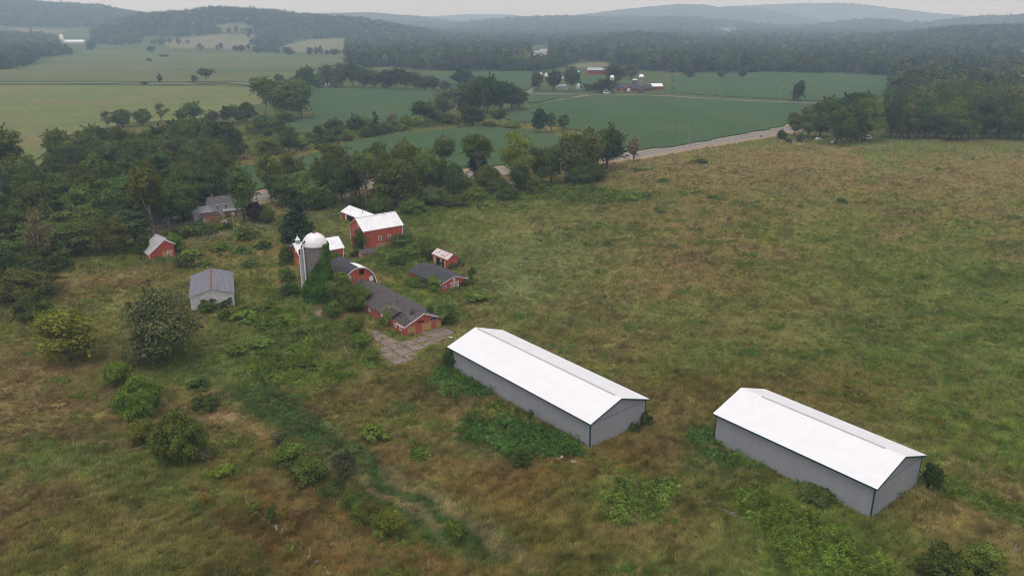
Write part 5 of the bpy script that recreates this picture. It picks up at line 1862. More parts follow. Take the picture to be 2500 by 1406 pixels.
# ---- shrubs of the foreground
for a, lab in (((290, 948, 72, 56, 'shrub', 'bright'), 'bright green bush, uppermost of the chain left of centre'),
               ((348, 1030, 112, 96, 'shrub', 'bright'), 'round green bush in the middle of the chain at left'),
               ((444, 1142, 132, 116, 'shrub', 'mid'), 'largest green bush at the lower end of the left chain'),
               ((350, 1088, 66, 56, 'shrub', 'yellow'), 'yellowish bush attached to the left of the largest bush of the chain'),
               ((488, 956, 60, 30, 'low', 'dark'), 'low dark bush alone in brown grass, upper of two'),
               ((506, 1006, 70, 38, 'low', 'dark'), 'low dark bush beside pale dead grass, lower of two'),
               ((505, 1132, 60, 40, 'thin', 'grey'), 'thin greyish bush at the right of the largest bush of the chain'),
               ((548, 1170, 64, 38, 'low', 'yellow'), 'yellow green bush below the largest bush of the chain'),
               ((712, 1148, 84, 64, 'shrub', 'mid'), 'dark bush at the upper end of the diagonal row'),
               ((762, 1190, 92, 66, 'shrub', 'mid'), 'broad green bush second in the diagonal row'),
               ((842, 1180, 68, 66, 'thin', 'grey'), 'grey green upright bush beside the diagonal row'),
               ((740, 1172, 60, 44, 'shrub', 'mid'), 'green bush between the first two large bushes of the diagonal row'),
               ((886, 1270, 56, 44, 'shrub', 'mid'), 'green bush between two olive bushes low in the diagonal row'),
               ((932, 1304, 54, 44, 'shrub', 'olive'), 'olive bush just above the sparse yellowish bush'),
               ((812, 778, 52, 36, 'shrub', 'bright'), 'bright bush overhanging the right side of the round tank'),
               ((816, 1216, 66, 44, 'shrub', 'olive'), 'olive bush under the grey green one in the diagonal row'),
               ((862, 1252, 60, 48, 'shrub', 'mid'), 'green bush in the middle of the diagonal row'),
               ((906, 1282, 66, 52, 'shrub', 'olive'), 'olive bush near the lower end of the diagonal row'),
               ((962, 1326, 80, 72, 'thin', 'yellow'), 'sparse yellowish bush at the lower end of the diagonal row'),
               ((1112, 1322, 56, 46, 'low', 'bright'), 'bright bush on the wet strip near the bottom'),
               ((664, 1288, 30, 44, 'thin', 'mid'), 'small upright bush at the start of the stone wall'),
               ((618, 1256, 44, 34, 'thin', 'olive'), 'small olive bush beside the upper fence post'),
               ((690, 1092, 56, 40, 'thin', 'grey'), 'pale grey bush above the diagonal row'),
               ((1275, 1144, 54, 44, 'shrub', 'dark'), 'dark rounded bush alone in front of the long grey barn'),
               ((918, 1086, 68, 46, 'low', 'bright'), 'bright green clump in grass left of the long grey barn'),
               ((1026, 1124, 56, 30, 'low', 'bright'), 'small bright green patch bush in brown grass'),
               ((1166, 738, 58, 26, 'low', 'bright'), 'flat bright green bush below the crossed white doors'),
               ((2272, 1196, 52, 54, 'shrub', 'dark'), 'dark bush against the right end of the shorter grey barn'),
               ((1986, 1234, 100, 50, 'shrub', 'dark'), 'dark spreading bush along the front of the shorter grey barn'),
               ((2285, 1432, 110, 92, 'shrub', 'mid'), 'large leafy bush cut by the bottom edge at lower right'),
               ((2390, 1420, 110, 84, 'shrub', 'mid'), 'leafy bush beside the large one, nearer the lower right corner'),
               ((2340, 1450, 100, 60, 'shrub', 'olive'), 'low olive bush between the two at the lower right edge'),
               ((88, 792, 88, 66, 'shrub', 'mid'), 'round green bush left of the yellow green tree'),
               ((128, 800, 60, 40, 'shrub', 'mid'), 'smaller bush touching the yellow green tree'),
               ((62, 742, 168, 78, 'shrub', 'olive'), 'wide olive thicket at the left edge above the round bush'),
               ((-10, 700, 120, 90, 'shrub', 'dark'), 'dark thicket cut by the left edge'),
               ((110, 668, 140, 60, 'shrub', 'dark'), 'dark thicket at the foot of the left grove'),
               ((30, 668, 120, 70, 'shrub', 'mid'), 'green thicket at the left edge under the grove'),
               ((515, 762, 62, 30, 'low', 'dark'), 'dark bush against the white block wall of the garage'),
               ((552, 752, 46, 26, 'low', 'dark'), 'small dark bush at the garage wall, right one'),
               ((878, 764, 84, 58, 'shrub', 'bright'), 'big bright shrub leaning over the long broken shed'),
               ((832, 748, 72, 72, 'shrub', 'mid'), 'green shrub between the ivy silo and broken shed'),
               ((962, 786, 50, 40, 'thin', 'lime'), 'light green shrub growing through the broken roof edge'),
               ((948, 800, 44, 34, 'shrub', 'mid'), 'shrub against the shed wall under the broken roof'),
               ((1012, 806, 24, 46, 'thin', 'dark'), 'dark vine between the two boarded doors'),
               ((1050, 796, 24, 44, 'thin', 'dark'), 'dark vine right of the boarded doors'),
               ((1096, 796, 62, 50, 'shrub', 'mid'), 'green shrub at the right corner of the broken shed'),
               ((872, 826, 56, 50, 'thin', 'lime'), 'light green sapling on the overgrown concrete strip, upper one'),
               ((884, 862, 56, 44, 'thin', 'bright'), 'bright sapling on the overgrown concrete strip, middle one'),
               ((906, 892, 56, 40, 'thin', 'mid'), 'green sapling on the overgrown concrete strip, lowest one'),
               ((884, 612, 46, 44, 'shrub', 'mid'), 'bush at the front corner of the tall red barn'),
               ((868, 630, 24, 16, 'low', 'dark'), 'dark bush at the left side of the tiny hen house'),
               ((985, 610, 60, 34, 'shrub', 'dark'), 'dark bush at the right end of the tall red barn'),
               ((980, 636, 50, 24, 'shrub', 'mid'), 'bramble below the boarded base of the tall barn'),
               ((1012, 640, 60, 40, 'shrub', 'mid'), 'bramble between the tall barn and the rusty roof shed'),
               ((968, 658, 54, 28, 'low', 'dark'), 'low dark bramble right of the tiny hen house'),
               ((1104, 656, 60, 24, 'low', 'dark'), 'low dark bush at the front of the rusty roof shed'),
               ((1044, 640, 44, 46, 'shrub', 'dark'), 'dark bush at the left end of the rusty roof shed'),
               ((1030, 700, 90, 30, 'shrub', 'mid'), 'green bramble along the low shed with crossed doors'),
               ((1062, 714, 40, 34, 'shrub', 'lime'), 'light green bush at the front corner of the crossed door shed'),
               ((1128, 700, 36, 20, 'low', 'dark'), 'dark bush in the open bay beside the crossed doors'),
               ((1152, 690, 24, 34, 'thin', 'dark'), 'dark bush at the right corner of the crossed door shed'),
               ((700, 648, 36, 40, 'shrub', 'mid'), 'dark vine mound at the left gable of the cupola barn'),
               ((702, 690, 50, 30, 'shrub', 'mid'), 'green bush mound left of the silo pipes, upper'),
               ((708, 728, 50, 30, 'shrub', 'mid'), 'dark bush mound left of the silo pipes, lower'),
               ((820, 666, 40, 44, 'shrub', 'mid'), 'green bush between the silo and the arched roof'),
               ((430, 620, 50, 44, 'shrub', 'mid'), 'green bush at the right side of the small tin roof shed'),
               ((352, 626, 40, 44, 'shrub', 'dark'), 'dark bush at the left side of the small tin roof shed'),
               ((452, 660, 50, 34, 'low', 'dark'), 'dark bush above the grey garage roof'),
               ((600, 590, 50, 30, 'low', 'mid'), 'green bush under the pale utility pole'),
               ((655, 548, 40, 34, 'shrub', 'mid'), 'green bush beside the purple tree'),
               ((1102, 905, 40, 46, 'shrub', 'dark'), 'dark bush at the rear left corner of the long grey barn'),
               ((1294, 1030, 20, 26, 'thin', 'dark'), 'small dark bush at the middle of the long grey wall'),
               ((1548, 1058, 30, 22, 'low', 'dark'), 'small dark bush under the gable of the long grey barn'),
               ((1576, 1044, 34, 30, 'low', 'mid'), 'bush at the right corner of the long grey barn'),
               ((560, 720, 26, 14, 'low', 'mid'), 'small bush right of the garage corner')):
    bush(*a[:4], a[4], a[5], lab)
# shrubs on the overgrown yard and the drive
for a in ((478, 566, 50, 20), (522, 566, 44, 16), (556, 562, 34, 14), (455, 585, 70, 30), (500, 575, 50, 20), (540, 616, 56, 22), (590, 622, 40, 18), (640, 610, 44, 18), (470, 632, 56, 22), (690, 560, 30, 20), (610, 655, 40, 16), (500, 655, 44, 16)):
    bush(*a, 'low', rt.choice(['mid', 'dark', 'bright']), key='yard')
for a in ((600, 790, 70, 30), (650, 805, 60, 28), (700, 800, 60, 30), (560, 785, 50, 24), (740, 820, 60, 26), (640, 850, 60, 26), (580, 870, 60, 30), (690, 880, 60, 26), (745, 905, 60, 26), (660, 930, 60, 30), (800, 905, 50, 22), (700, 935, 56, 28), (610, 770, 50, 22), (660, 765, 44, 22)):
    bush(*a, 'low', rt.choice(['mid', 'bright', 'bright', 'mid']), key='bramble')
for a in ((1210, 478, 40, 12), (1262, 490, 50, 12), (1330, 472, 50, 14), (1380, 482, 56, 14), (1430, 478, 50, 12), (1470, 496, 60, 14), (1530, 492, 60, 14), (1570, 482, 40, 12), (1270, 512, 44, 12), (1180, 512, 44, 12), (1470, 558, 56, 16), (1610, 522, 30, 14),
          (1742, 488, 34, 10), (1668, 478, 30, 10), (1620, 447, 30, 9), (1708, 400, 40, 10), (1560, 418, 40, 10), (1700, 475, 30, 9), (2052, 498, 26, 12), (1465, 670, 34, 12), (1440, 606, 30, 10), (2290, 418, 16, 8), (1484, 602, 26, 10), (1430, 602, 16, 10)):
    bush(*a, 'low', rt.choice(['bright', 'mid']), key='meadow')

ORD = ['first', 'second', 'third', 'fourth', 'fifth', 'sixth', 'seventh', 'eighth', 'ninth', 'tenth', 'eleventh', 'twelfth', 'thirteenth', 'fourteenth', 'fifteenth', 'sixteenth', 'seventeenth', 'eighteenth', 'nineteenth', 'twentieth']
TENS = {20: 'twenty', 30: 'thirty', 40: 'forty'}


def ordinal(k):
    if k < 20:
        return ORD[k]
    t, o = (k + 1) // 10 * 10, (k + 1) % 10
    return {20: 'twentieth', 30: 'thirtieth', 40: 'fortieth'}[t] if o == 0 else TENS[t] + ' ' + ORD[o - 1]


LAB = {'road': ('{c} tree among the roadside row behind the barns, {o} from the left', 'trees along the near side of the road'),
       'underroad': ('{c} bush under the roadside trees, {o} from the left', 'bushes under the roadside trees'),
       'clump': ('{c} tree in the dense clump between the bean fields, {o} from the left', 'trees of the dense field clump'),
       'hedge': ('{c} tree in the hedgerow before the dense clump, {o} from the left', 'hedgerow trees between bean fields'),
       'hedgeshrub': ('{c} bush in the hedgerow between bean fields, {o} from the left', 'hedgerow bushes between bean fields'),
       'leftclump': ('{c} tree in the tall ragged clump by the hay field, {o} from the left', 'trees of the tall ragged clump'),
       'farhedge': ('{c} tree in the long hedgerow behind the ragged clump, {o} from the left', 'trees of the long far hedgerow'),
       'backhedge': ('{c} tree along the lower edge of the hay field, {o} from left', 'trees along the hay field edge'),
       'midbush': ('{c} bushy tree in the scrub right of the big round clump, {o} from left', 'scrub trees right of the big round clump'),
       'bigclump': ('{c} tree in the big round clump behind the boarded house, {o} from left', 'trees of the big round clump'),
       'leftfield': ('{c} tree scattered in the far left fields, {o} from the left', GA),
       'farm3': ('{c} tree in the trio before the far white house, {o} from left', 'three trees at the far farm'),
       'bend': ('{c} tree in the roadside clump at the bend, {o} from the left', 'trees of the roadside clump'),
       'bendshrub': ('{c} bush before the roadside clump at the bend, {o} from left', 'bushes before the roadside clump'),
       'yard': ('{c} bush in the rough yard around the gravel drive, {o} from left', 'bushes in the rough yard'),
       'bramble': ('{c} bramble between the garage and the concrete yard, {o} from left', 'brambles below the garage'),
       'meadow': ('{c} weed clump alone in the big right meadow, {o} from left', 'weed clumps in the big meadow')}
RN = ['front', 'second', 'third', 'fourth', 'rearmost']
for k in range(5):
    LAB['woods%d' % k] = ('{c} tree in the ' + RN[k] + ' row of the right hand woods, {o} from left', 'trees at the edge of the right hand woods')
groups = {}
for key, p, tint, root in PEND:
    if key == 'grove':
        d = math.hypot(p[0], p[1])
        key = 'grove%d' % min(6, max(0, int((d - 205) / 24)))
        rn = ['front', 'second', 'third', 'fourth', 'fifth', 'sixth', 'rearmost'][int(key[5:])]
        LAB[key] = ('{c} tree in the ' + rn + ' row of the left grove, {o} from left', 'trees of the grove left of the boarded house')
    groups.setdefault(key, []).append((p[0] / p[1], tint, root))
for key, rows in groups.items():
    rows.sort(key=lambda q: q[0])
    for k, (_, tint, root) in enumerate(rows):
        root['label'] = LAB[key][0].format(c=WORD[tint], o=ordinal(k))
        root['group'] = LAB[key][1]

# ---- climbing vine over the silo
rng = np.random.default_rng(77)
n = 15000
z = rng.uniform(0, SH + .4, n) ** 1.0
to = math.atan2(-SY, -SX)
a = rng.uniform(-2.3, 2.0, n)
s = np.sin(a)                         # + = right-hand side seen from the camera
edge = np.interp(z, [0, 5.0, 7.2, 9.2, 11.4, 13.2, 15.2], [-.98, -.92, -.72, -.30, .28, .54, .70]) + (fbm(z * .9, a * 2, 5, 3) - .5) * .35
keep = (s > edge)
z, a = z[keep], a[keep]
bulge = .32 + 1.0 * sstep(11, 3, z) * (.5 + fbm(a * 2.2, z * .5, 9, 3)) + 2.0 * sstep(5.5, 0, z) * sstep(.2, 1.3, a)
r = SR + .05 + bulge * rng.uniform(.35, 1.0, len(z))
P_ = np.stack([r * np.cos(to + a), r * np.sin(to + a), z], -1)
N_ = np.stack([np.cos(to + a), np.sin(to + a), np.full(len(a), .45)], -1) + rng.normal(size=(len(a), 3)) * .75
V, Q = cards(P_, N_, rng.uniform(.16, .46, len(a)), rng)
vine = link('climbing_vine', mesh_np('climbing_vine', V, Q, LEAF))
vine.location = (SX, SY, 0)
vine.color = (.080, .160, .028, 1)
tag(vine, 'dense green creeper climbing the right side of the concrete silo', 'vine')


# ------------------------------------------------------------------ stuff: grass, weeds, far woods
def scatter(name, pts, scl, rot, col, idx, protos, label):
    me = bpy.data.meshes.new(name)
    n = len(pts)
    me.vertices.add(n)
    me.vertices.foreach_set('co', np.asarray(pts, np.float32).ravel())
    for an, typ, val in (('scl', 'FLOAT_VECTOR', scl), ('rot', 'FLOAT_VECTOR', rot)):
        at_ = me.attributes.new(an, typ, 'POINT')
        at_.data.foreach_set('vector', np.asarray(val, np.float32).ravel())
    at_ = me.attributes.new('col', 'FLOAT_COLOR', 'POINT')
    c = np.ones((n, 4), np.float32)
    c[:, :3] = col
    at_.data.foreach_set('color', c.ravel())
    at_ = me.attributes.new('idx', 'INT', 'POINT')
    at_.data.foreach_set('value', np.asarray(idx, np.int32))
    o = tag(link(name, me), label, kind='stuff')
    coll = bpy.data.collections.new(name + '_kinds')
    for m in protos:
        coll.objects.link(bpy.data.objects.new(m.name, m))
    ng = bpy.data.node_groups.new(name, 'GeometryNodeTree')
    ng.interface.new_socket('Geometry', in_out='INPUT', socket_type='NodeSocketGeometry')
    ng.interface.new_socket('Geometry', in_out='OUTPUT', socket_type='NodeSocketGeometry')
    N, L = ng.nodes, ng.links
    gi, go = N.new('NodeGroupInput'), N.new('NodeGroupOutput')
    ip = N.new('GeometryNodeInstanceOnPoints')
    ci = N.new('GeometryNodeCollectionInfo')
    ci.inputs['Collection'].default_value = coll
    ci.inputs['Separate Children'].default_value = True
    ci.inputs['Reset Children'].default_value = True

    def attr(nm, typ):
        q = N.new('GeometryNodeInputNamedAttribute')
        q.data_type = typ
        q.inputs['Name'].default_value = nm
        return q.outputs['Attribute']
    L.new(gi.outputs[0], ip.inputs['Points'])
    L.new(ci.outputs[0], ip.inputs['Instance'])
    ip.inputs['Pick Instance'].default_value = True
    L.new(attr('idx', 'INT'), ip.inputs['Instance Index'])
    L.new(attr('rot', 'FLOAT_VECTOR'), ip.inputs['Rotation'])
    L.new(attr('scl', 'FLOAT_VECTOR'), ip.inputs['Scale'])
    L.new(ip.outputs[0], go.inputs[0])
    md = o.modifiers.new('scatter', 'NODES')
    md.node_group = ng
    return o


# keep-out: buildings, roads, yards
KEEP = []
for o in list(bpy.data.objects):
    if o.type == 'MESH' and o.parent is not None and o.name.split('.')[0] in ('wall', 'silo_wall', 'tank_wall', 'wing_wall', 'annex_wall'):
        M = Matrix.Translation(o.parent.location) @ Matrix.Rotation(o.parent.rotation_euler.z, 4, 'Z')
        cs = [M @ Vector(c) for c in o.bound_box]
        q = [cs[k] for k in (0, 3, 7, 4)]
        KEEP.append([(c.x, c.y) for c in q])


def free(x, y, road=True):
    ok = np.ones(np.shape(x), bool)
    for q in KEEP:
        ok &= ~in_poly(x, y, q)
    if road:
        ok &= dist_line(x, y, ROAD) > 12.5
        ok &= ~in_poly(x, y, yw) | (vnoise(x * 3, y * 3, 61) > .80)
    return ok


def in_fields(x, y):
    f = np.zeros(np.shape(x), bool)
    for px, w in FIELD_W:
        f |= in_poly(x, y, w)
    return f


# grass tufts
def tuft(seed, nb, hgt, spread, lean, width):
    r = np.random.default_rng(seed)
    V, Q = [], []
    for k in range(nb):
        a, d = r.uniform(0, 6.28), spread * math.sqrt(r.random())
        b0 = np.array([d * math.cos(a), d * math.sin(a), -.03])
        h = hgt * r.uniform(.5, 1.15)
        dirn = np.array([lean * r.uniform(.4, 1.3) + r.normal() * .25, r.normal() * .3, 1.0])
        tip = b0 + dirn / np.linalg.norm(dirn) * h
        mid = b0 * .45 + tip * .55 + np.array([0, 0, .13 * h])
        w = np.array([r.normal(), r.normal(), 0])
        w = w / np.linalg.norm(w) * width * r.uniform(.7, 1.3)
        n0 = len(V)
        V += [b0 - w * .6, b0 + w * .6, mid + w, mid - w, tip + w * .3, tip - w * .3]
        Q += [(n0, n0 + 1, n0 + 2, n0 + 3), (n0 + 3, n0 + 2, n0 + 4, n0 + 5)]
    return mesh_np('grass_tuft', np.array(V), np.array(Q), GRASS_I)


tufts = [tuft(1, 20, .55, .34, .9, .028), tuft(2, 22, .70, .40, 1.3, .03), tuft(3, 18, .45, .36, .4, .03), tuft(4, 26, .85, .42, .7, .026)]
rng = np.random.default_rng(5)


def ring_points(n, r0, r1, half, power=1.0):
    r = np.sqrt(r0 ** 2 + (r1 ** 2 - r0 ** 2) * rng.random(n) ** power)
    a = rng.uniform(-half, half, n)
    return r * np.sin(a), r * np.cos(a), r


ng_, ex_ = 700000, .35
r = (60 ** -ex_ + rng.random(ng_) * (640 ** -ex_ - 60 ** -ex_)) ** (-1 / ex_)
a = rng.uniform(R(-52), R(52), ng_)
x, y = r * np.sin(a), r * np.cos(a)
clump = fbm(x / 3.0, y / 3.0, 51, 3)
k = free(x, y) & ~in_fields(x, y) & ~in_poly(x, y, gpoly) & (clump > rng.uniform(.12, .48, len(x)))
x, y, r = x[k], y[k], r[k]
z = hz(x, y)
wa = .85 + (fbm(x / 30, y / 30, 59, 2) - .5) * 2.2
fs = 1 + .8 * sstep(130, 400, r)
sa, sc2 = (x * math.cos(.85) + y * math.sin(.85)), (-x * math.sin(.85) + y * math.cos(.85))
dw = fbm(x / 13, y / 13, 67, 2) * 14
near = sstep(190, 110, r)
streak = .55 * (near * vnoise((sa + dw) / 2.6, (sc2 + dw * .7) / .9, 63) + (1 - near) * vnoise((x + dw) / 2.2 / fs, (y - dw) / 1.6 / fs, 64)) + .45 * vnoise(sa / .9 / fs, sc2 / .6 / fs, 65)
col = zone_col(x, y) * rng.uniform(.8, 1.3, (len(x), 1)) * (.47 + .16 * (1 - near) + (1.28 - .32 * (1 - near)) * streak)[:, None]
straw = rng.random(len(x)) < np.clip(.05 + .5 * (streak - .4), 0, .5)
col[straw] = col[straw] * .45 + TAN * .6
sz = rng.uniform(.7, 1.3, len(x)) * (1 + .5 * sstep(130, 400, r))
sz = sz * (.55 + .6 * fbm(x / 14, y / 14, 53, 2))
wind = .6 + (fbm(x / 11, y / 11, 57, 2) - .5) * 5.0
scatter('meadow_grass', np.stack([x, y, z], -1), np.stack([sz, sz, sz * rng.uniform(.7, 1.1, len(x))], -1), np.stack([0 * x, 0 * x, wind + rng.normal(size=len(x)) * .5], -1), col,
        rng.integers(0, 4, len(x)), tufts, 'tall mixed grass leaning over the whole meadow')


# weeds
def weed(seed, n, w, h, leaf):
    r = np.random.default_rng(seed)
    m = 7
    cs = np.stack([r.normal(size=m) * w * .27, r.normal(size=m) * w * .27, h * r.uniform(.35, .8, m)], -1)
    wh = r.integers(0, m, n)
    d = rdir(r, n)
    d[:, 2] = np.abs(d[:, 2]) * 1.2 - .25
    rad_ = (w * .17) * r.uniform(.5, 1.1, (n, 1))
    P_ = cs[wh] * np.array([1, 1, 1]) + d * rad_ * np.array([1, 1, 1.3])
    P_[:, 2] = np.where(r.random(n) < .25, P_[:, 2] * r.random(n), P_[:, 2])
    V, Q = cards(P_, d * 1.0 + r.normal(size=(n, 3)) * .3 + np.array([0, 0, .25]), leaf * r.uniform(.6, 1.4, n), r, (.35, .8))
    return mesh_np('weed_clump', V, Q, GRASS_I)


weeds = [weed(1, 130, 1.5, 1.3, .13), weed(2, 150, 1.8, 1.6, .135), weed(3, 120, 1.3, 1.8, .12), weed(4, 140, 2.0, 1.0, .13)]
LUSH = np.array((.085, .160, .034))
GREEN = np.array((.150, .215, .040))
BRIGHT = np.array((.165, .235, .036))
WP = [([(1115, 1062), (1150, 1020), (1180, 1040), (1260, 1030), (1330, 1050), (1390, 1072), (1438, 1100), (1405, 1125), (1330, 1112), (1210, 1108), (1130, 1090)], 2.6, LUSH * 1.15, 1.05),
      ([(1040, 945), (1088, 885), (1106, 905), (1200, 962), (1150, 975), (1060, 962)], 2.4, LUSH * 1.2, .95), ([(1140, 985), (1210, 970), (1290, 1020), (1200, 1030), (1140, 1010)], 1.3, GREEN, .8),
      ([(1780, 1210), (1850, 1190), (1960, 1245), (2090, 1330), (2230, 1420), (1960, 1430), (1850, 1300)], 2.6, BRIGHT * .95, .95), ([(1450, 1230), (1520, 1180), (1650, 1178), (1645, 1230), (1560, 1290), (1480, 1262)], 2.2, GREEN * 1.1, 1.05),
      ([(1670, 1060), (1735, 1050), (1790, 1110), (1860, 1150), (1780, 1160), (1700, 1110)], 2.4, LUSH * 1.25, 1.0), ([(2240, 1160), (2320, 1180), (2520, 1255), (2520, 1280), (2320, 1210)], 1.8, BRIGHT * .9, .75),
      ([(690, 690), (745, 710), (760, 770), (850, 815), (800, 860), (700, 860), (620, 800), (570, 765), (640, 740)], 1.1, GREEN * 1.0, .95), ([(480, 590), (690, 570), (700, 600), (560, 640), (450, 660)], .35, GREEN, .95),
      ([(930, 560), (1050, 585), (1065, 650), (1000, 690), (930, 660), (860, 640), (990, 612)], .8, GREEN * 1.0, 1.2), ([(580, 930), (620, 870), (760, 855), (880, 925), (820, 945), (640, 948)], 1.7, BRIGHT * .85, .95),
      ([(430, 545), (560, 550), (640, 548), (600, 566), (470, 590)], .35, GREEN * .8, .8), ([(840, 800), (880, 800), (900, 860), (930, 905), (880, 915), (850, 860)], 1.5, GREEN * 1.1, .9),
      ([(770, 520), (830, 500), (1000, 520), (1110, 510), (1100, 540), (1020, 560), (995, 590), (985, 540), (900, 512)], .30, GREEN * .9, 1.2), ([(1190, 480), (1300, 460), (1440, 458), (1560, 482), (1580, 492), (1450, 502), (1340, 492), (1230, 494)], .35, BRIGHT * .8, 1.5),
      ([(1100, 480), (1200, 470), (1290, 472), (1280, 520), (1180, 530), (1090, 520)], .14, GREEN, 1.2), ([(590, 955), (680, 990), (780, 1060), (900, 1150), (1000, 1215), (1180, 1325), (1140, 1330), (1000, 1240), (860, 1150), (720, 1060), (600, 990)], 1.6, LUSH * 1.0, .6),
      ([(770, 350), (860, 326), (960, 308), (1040, 298), (1185, 298), (1180, 312), (1050, 316), (960, 324), (850, 347), (770, 362)], .07, GREEN, 2.4), ([(600, 322), (770, 332), (780, 350), (720, 384), (610, 384), (590, 350)], .06, GREEN, 2.4),
      ([(560, 300), (780, 286), (760, 296), (640, 316), (560, 318)], .05, GREEN * .9, 2.4), ([(695, 1112), (725, 1098), (985, 1318), (960, 1348), (850, 1262), (740, 1182)], 1.0, GREEN, .85), ([(1110, 470), (1450, 440), (1470, 462), (1300, 492), (1110, 512)], .1, GREEN * .9, 1.6), ([(40, 470), (150, 440), (190, 470), (90, 500)], .08, GREEN * .9, 2.0),
      ([(2150, 640), (2520, 640), (2520, 900), (2250, 860)], .10, np.array((.16, .15, .025)), .7), ([(2250, 1000), (2400, 1040), (2400, 1080), (2270, 1070)], .35, np.array((.24, .19, .02)), .7),
      ([(2200, 900), (2520, 900), (2520, 1240), (2330, 1130), (2230, 1000)], .22, BRIGHT * .9, .8), ([(100, 640), (350, 600), (440, 640), (300, 660), (170, 690)], .3, GREEN * .9, 1.1), ([(230, 860), (420, 900), (560, 870), (520, 900), (330, 920)], .4, GREEN * .9, .9)]
X_, Y_, C_, S_ = [], [], [], []
for poly, dens, c, s in WP:
    w = W2(poly)
    wx, wy = [q[0] for q in w], [q[1] for q in w]
    area = (max(wx) - min(wx)) * (max(wy) - min(wy))
    n = int(area * dens)
    x, y = rng.uniform(min(wx), max(wx), n), rng.uniform(min(wy), max(wy), n)
    k = in_poly(x + (fbm(x / 3, y / 3, 71, 2) - .5) * 4, y + (fbm(x / 3, y / 3, 73, 2) - .5) * 4, w) & (fbm(x / 2.5, y / 2.5, 75, 3) > rng.uniform(.2, .6, n))
    x, y = x[k], y[k]
    X_.append(x)
    Y_.append(y)
    C_.append(c * rng.uniform(.55, 1.5, (len(x), 1)) * (.7 + .6 * fbm(x / 4, y / 4, 79, 2)[:, None]))
    S_.append(np.full(len(x), s) * rng.uniform(.6, 1.25, len(x)))
# small patches all over the meadow
for _ in range(620):
    r0, a0_ = math.sqrt(rng.uniform(80 ** 2, 330 ** 2)), rng.uniform(R(-36), R(38))
    if a0_ < R(3) and r0 > 235:
        continue
    cx_, cy_ = r0 * math.sin(a0_), r0 * math.cos(a0_)
    n = int(rng.integers(3, 16))
    rr_ = rng.uniform(.6, 2.2)
    x, y = cx_ + rng.normal(size=n) * rr_ * 1.6, cy_ + rng.normal(size=n) * rr_ * .7
    base = [GREEN, BRIGHT * .9, LUSH * 1.3, OLIVE, np.array((.16, .15, .03))][int(rng.choice(5, p=[.4, .27, .17, .12, .04]))]
    X_.append(x)
    Y_.append(y)
    C_.append(base * rng.uniform(.75, 1.2, (n, 1)))
    S_.append(rng.uniform(.45, 1.05, n))
# single tussocks and seed heads that stand out of the grass
nt_ = 19000
tx, ty, tr2 = ring_points(nt_, 66, 400, R(50), 1.25)
kk = fbm(tx / 16, ty / 16, 87, 3) > rng.uniform(.30, .62, nt_)
tx, ty, tr2 = tx[kk], ty[kk], tr2[kk]
pal = np.array([(.085, .140, .030), (.125, .180, .036), (.070, .105, .032), (.21, .19, .05), (.34, .25, .14)])
ci_ = rng.choice(5, len(tx), p=[.34, .28, .18, .10, .10])
X_.append(tx)
Y_.append(ty)
C_.append(pal[ci_] * rng.uniform(.7, 1.3, (len(tx), 1)))
S_.append(rng.uniform(.20, .50, len(tx)) * (1 + .8 * sstep(130, 380, tr2)))
# plants against the walls of the grey barns
for q in KEEP[:2]:
    for (xa, ya), (xb, yb) in zip(q, q[1:] + q[:1]):
        n = int(math.hypot(xb - xa, yb - ya) * 2.6)
        t = rng.random(n)
        x, y = xa + (xb - xa) * t + rng.normal(size=n) * .5, ya + (yb - ya) * t + rng.normal(size=n) * .5
        k = fbm(x / 3, y / 3, 91, 2) > .46
        x, y = x[k], y[k]
        X_.append(x)
        Y_.append(y)
        C_.append(LUSH * rng.uniform(.8, 1.7, (len(x), 1)))
        S_.append(rng.uniform(.4, 1.0, len(x)))
x, y, col, sz = np.concatenate(X_), np.concatenate(Y_), np.concatenate(C_), np.concatenate(S_)
k = free(x, y) & ~in_fields(x, y)
x, y, col, sz = x[k], y[k], col[k], sz[k]
scatter('weeds', np.stack([x, y, hz(x, y)], -1), np.stack([sz, sz, sz * rng.uniform(.7, 1.1, len(x))], -1), np.stack([0 * x, 0 * x, rng.uniform(0, 6.28, len(x))], -1), col,
        rng.integers(0, 4, len(x)), weeds, 'leafy green weeds growing in patches over meadow and farmyard')


# far woodland
def wtree(seed, shape, n, leaf):
    r = np.random.default_rng(seed)
    (V, Q), C = crown(r, shape, 15, 12, 1.5, 22, n, leaf)
    return mesh_np('woodland_tree', V, Q, LEAF_I)


wt = [wtree(1, 'round', 520, .95), wtree(2, 'tall', 520, .95), wtree(3, 'dome', 520, .95), wtree(4, 'round', 480, 1.0), wtree(5, 'cone', 420, .9)]
LOWL = [(-1500, 66), (0, 66), (240, 70), (340, 75), (480, 83), (640, 86), (700, 98), (850, 94), (851, 160), (1020, 173), (1330, 175), (1400, 155), (1490, 157), (1560, 172), (1640, 178), (1950, 177), (2178, 187), (2182, 333), (2600, 334), (4200, 340)]
LPATCH = [[(-400, 152), (0, 142), (60, 141), (120, 140), (190, 131), (232, 122), (222, 110), (205, 109), (150, 111), (120, 98), (0, 92), (-400, 92)], [(228, 110), (345, 111), (345, 90), (330, 76), (250, 76), (225, 88)],
          [(-400, 176), (0, 172), (80, 158), (92, 149), (0, 152), (-400, 160)], [(345, 78), (430, 82), (520, 84), (640, 88), (660, 100), (620, 92), (430, 92), (345, 88)], [(600, 108), (640, 100), (720, 100), (690, 116), (620, 116)],
          [(850, 94), (900, 92), (900, 170), (862, 150), (846, 132)]]
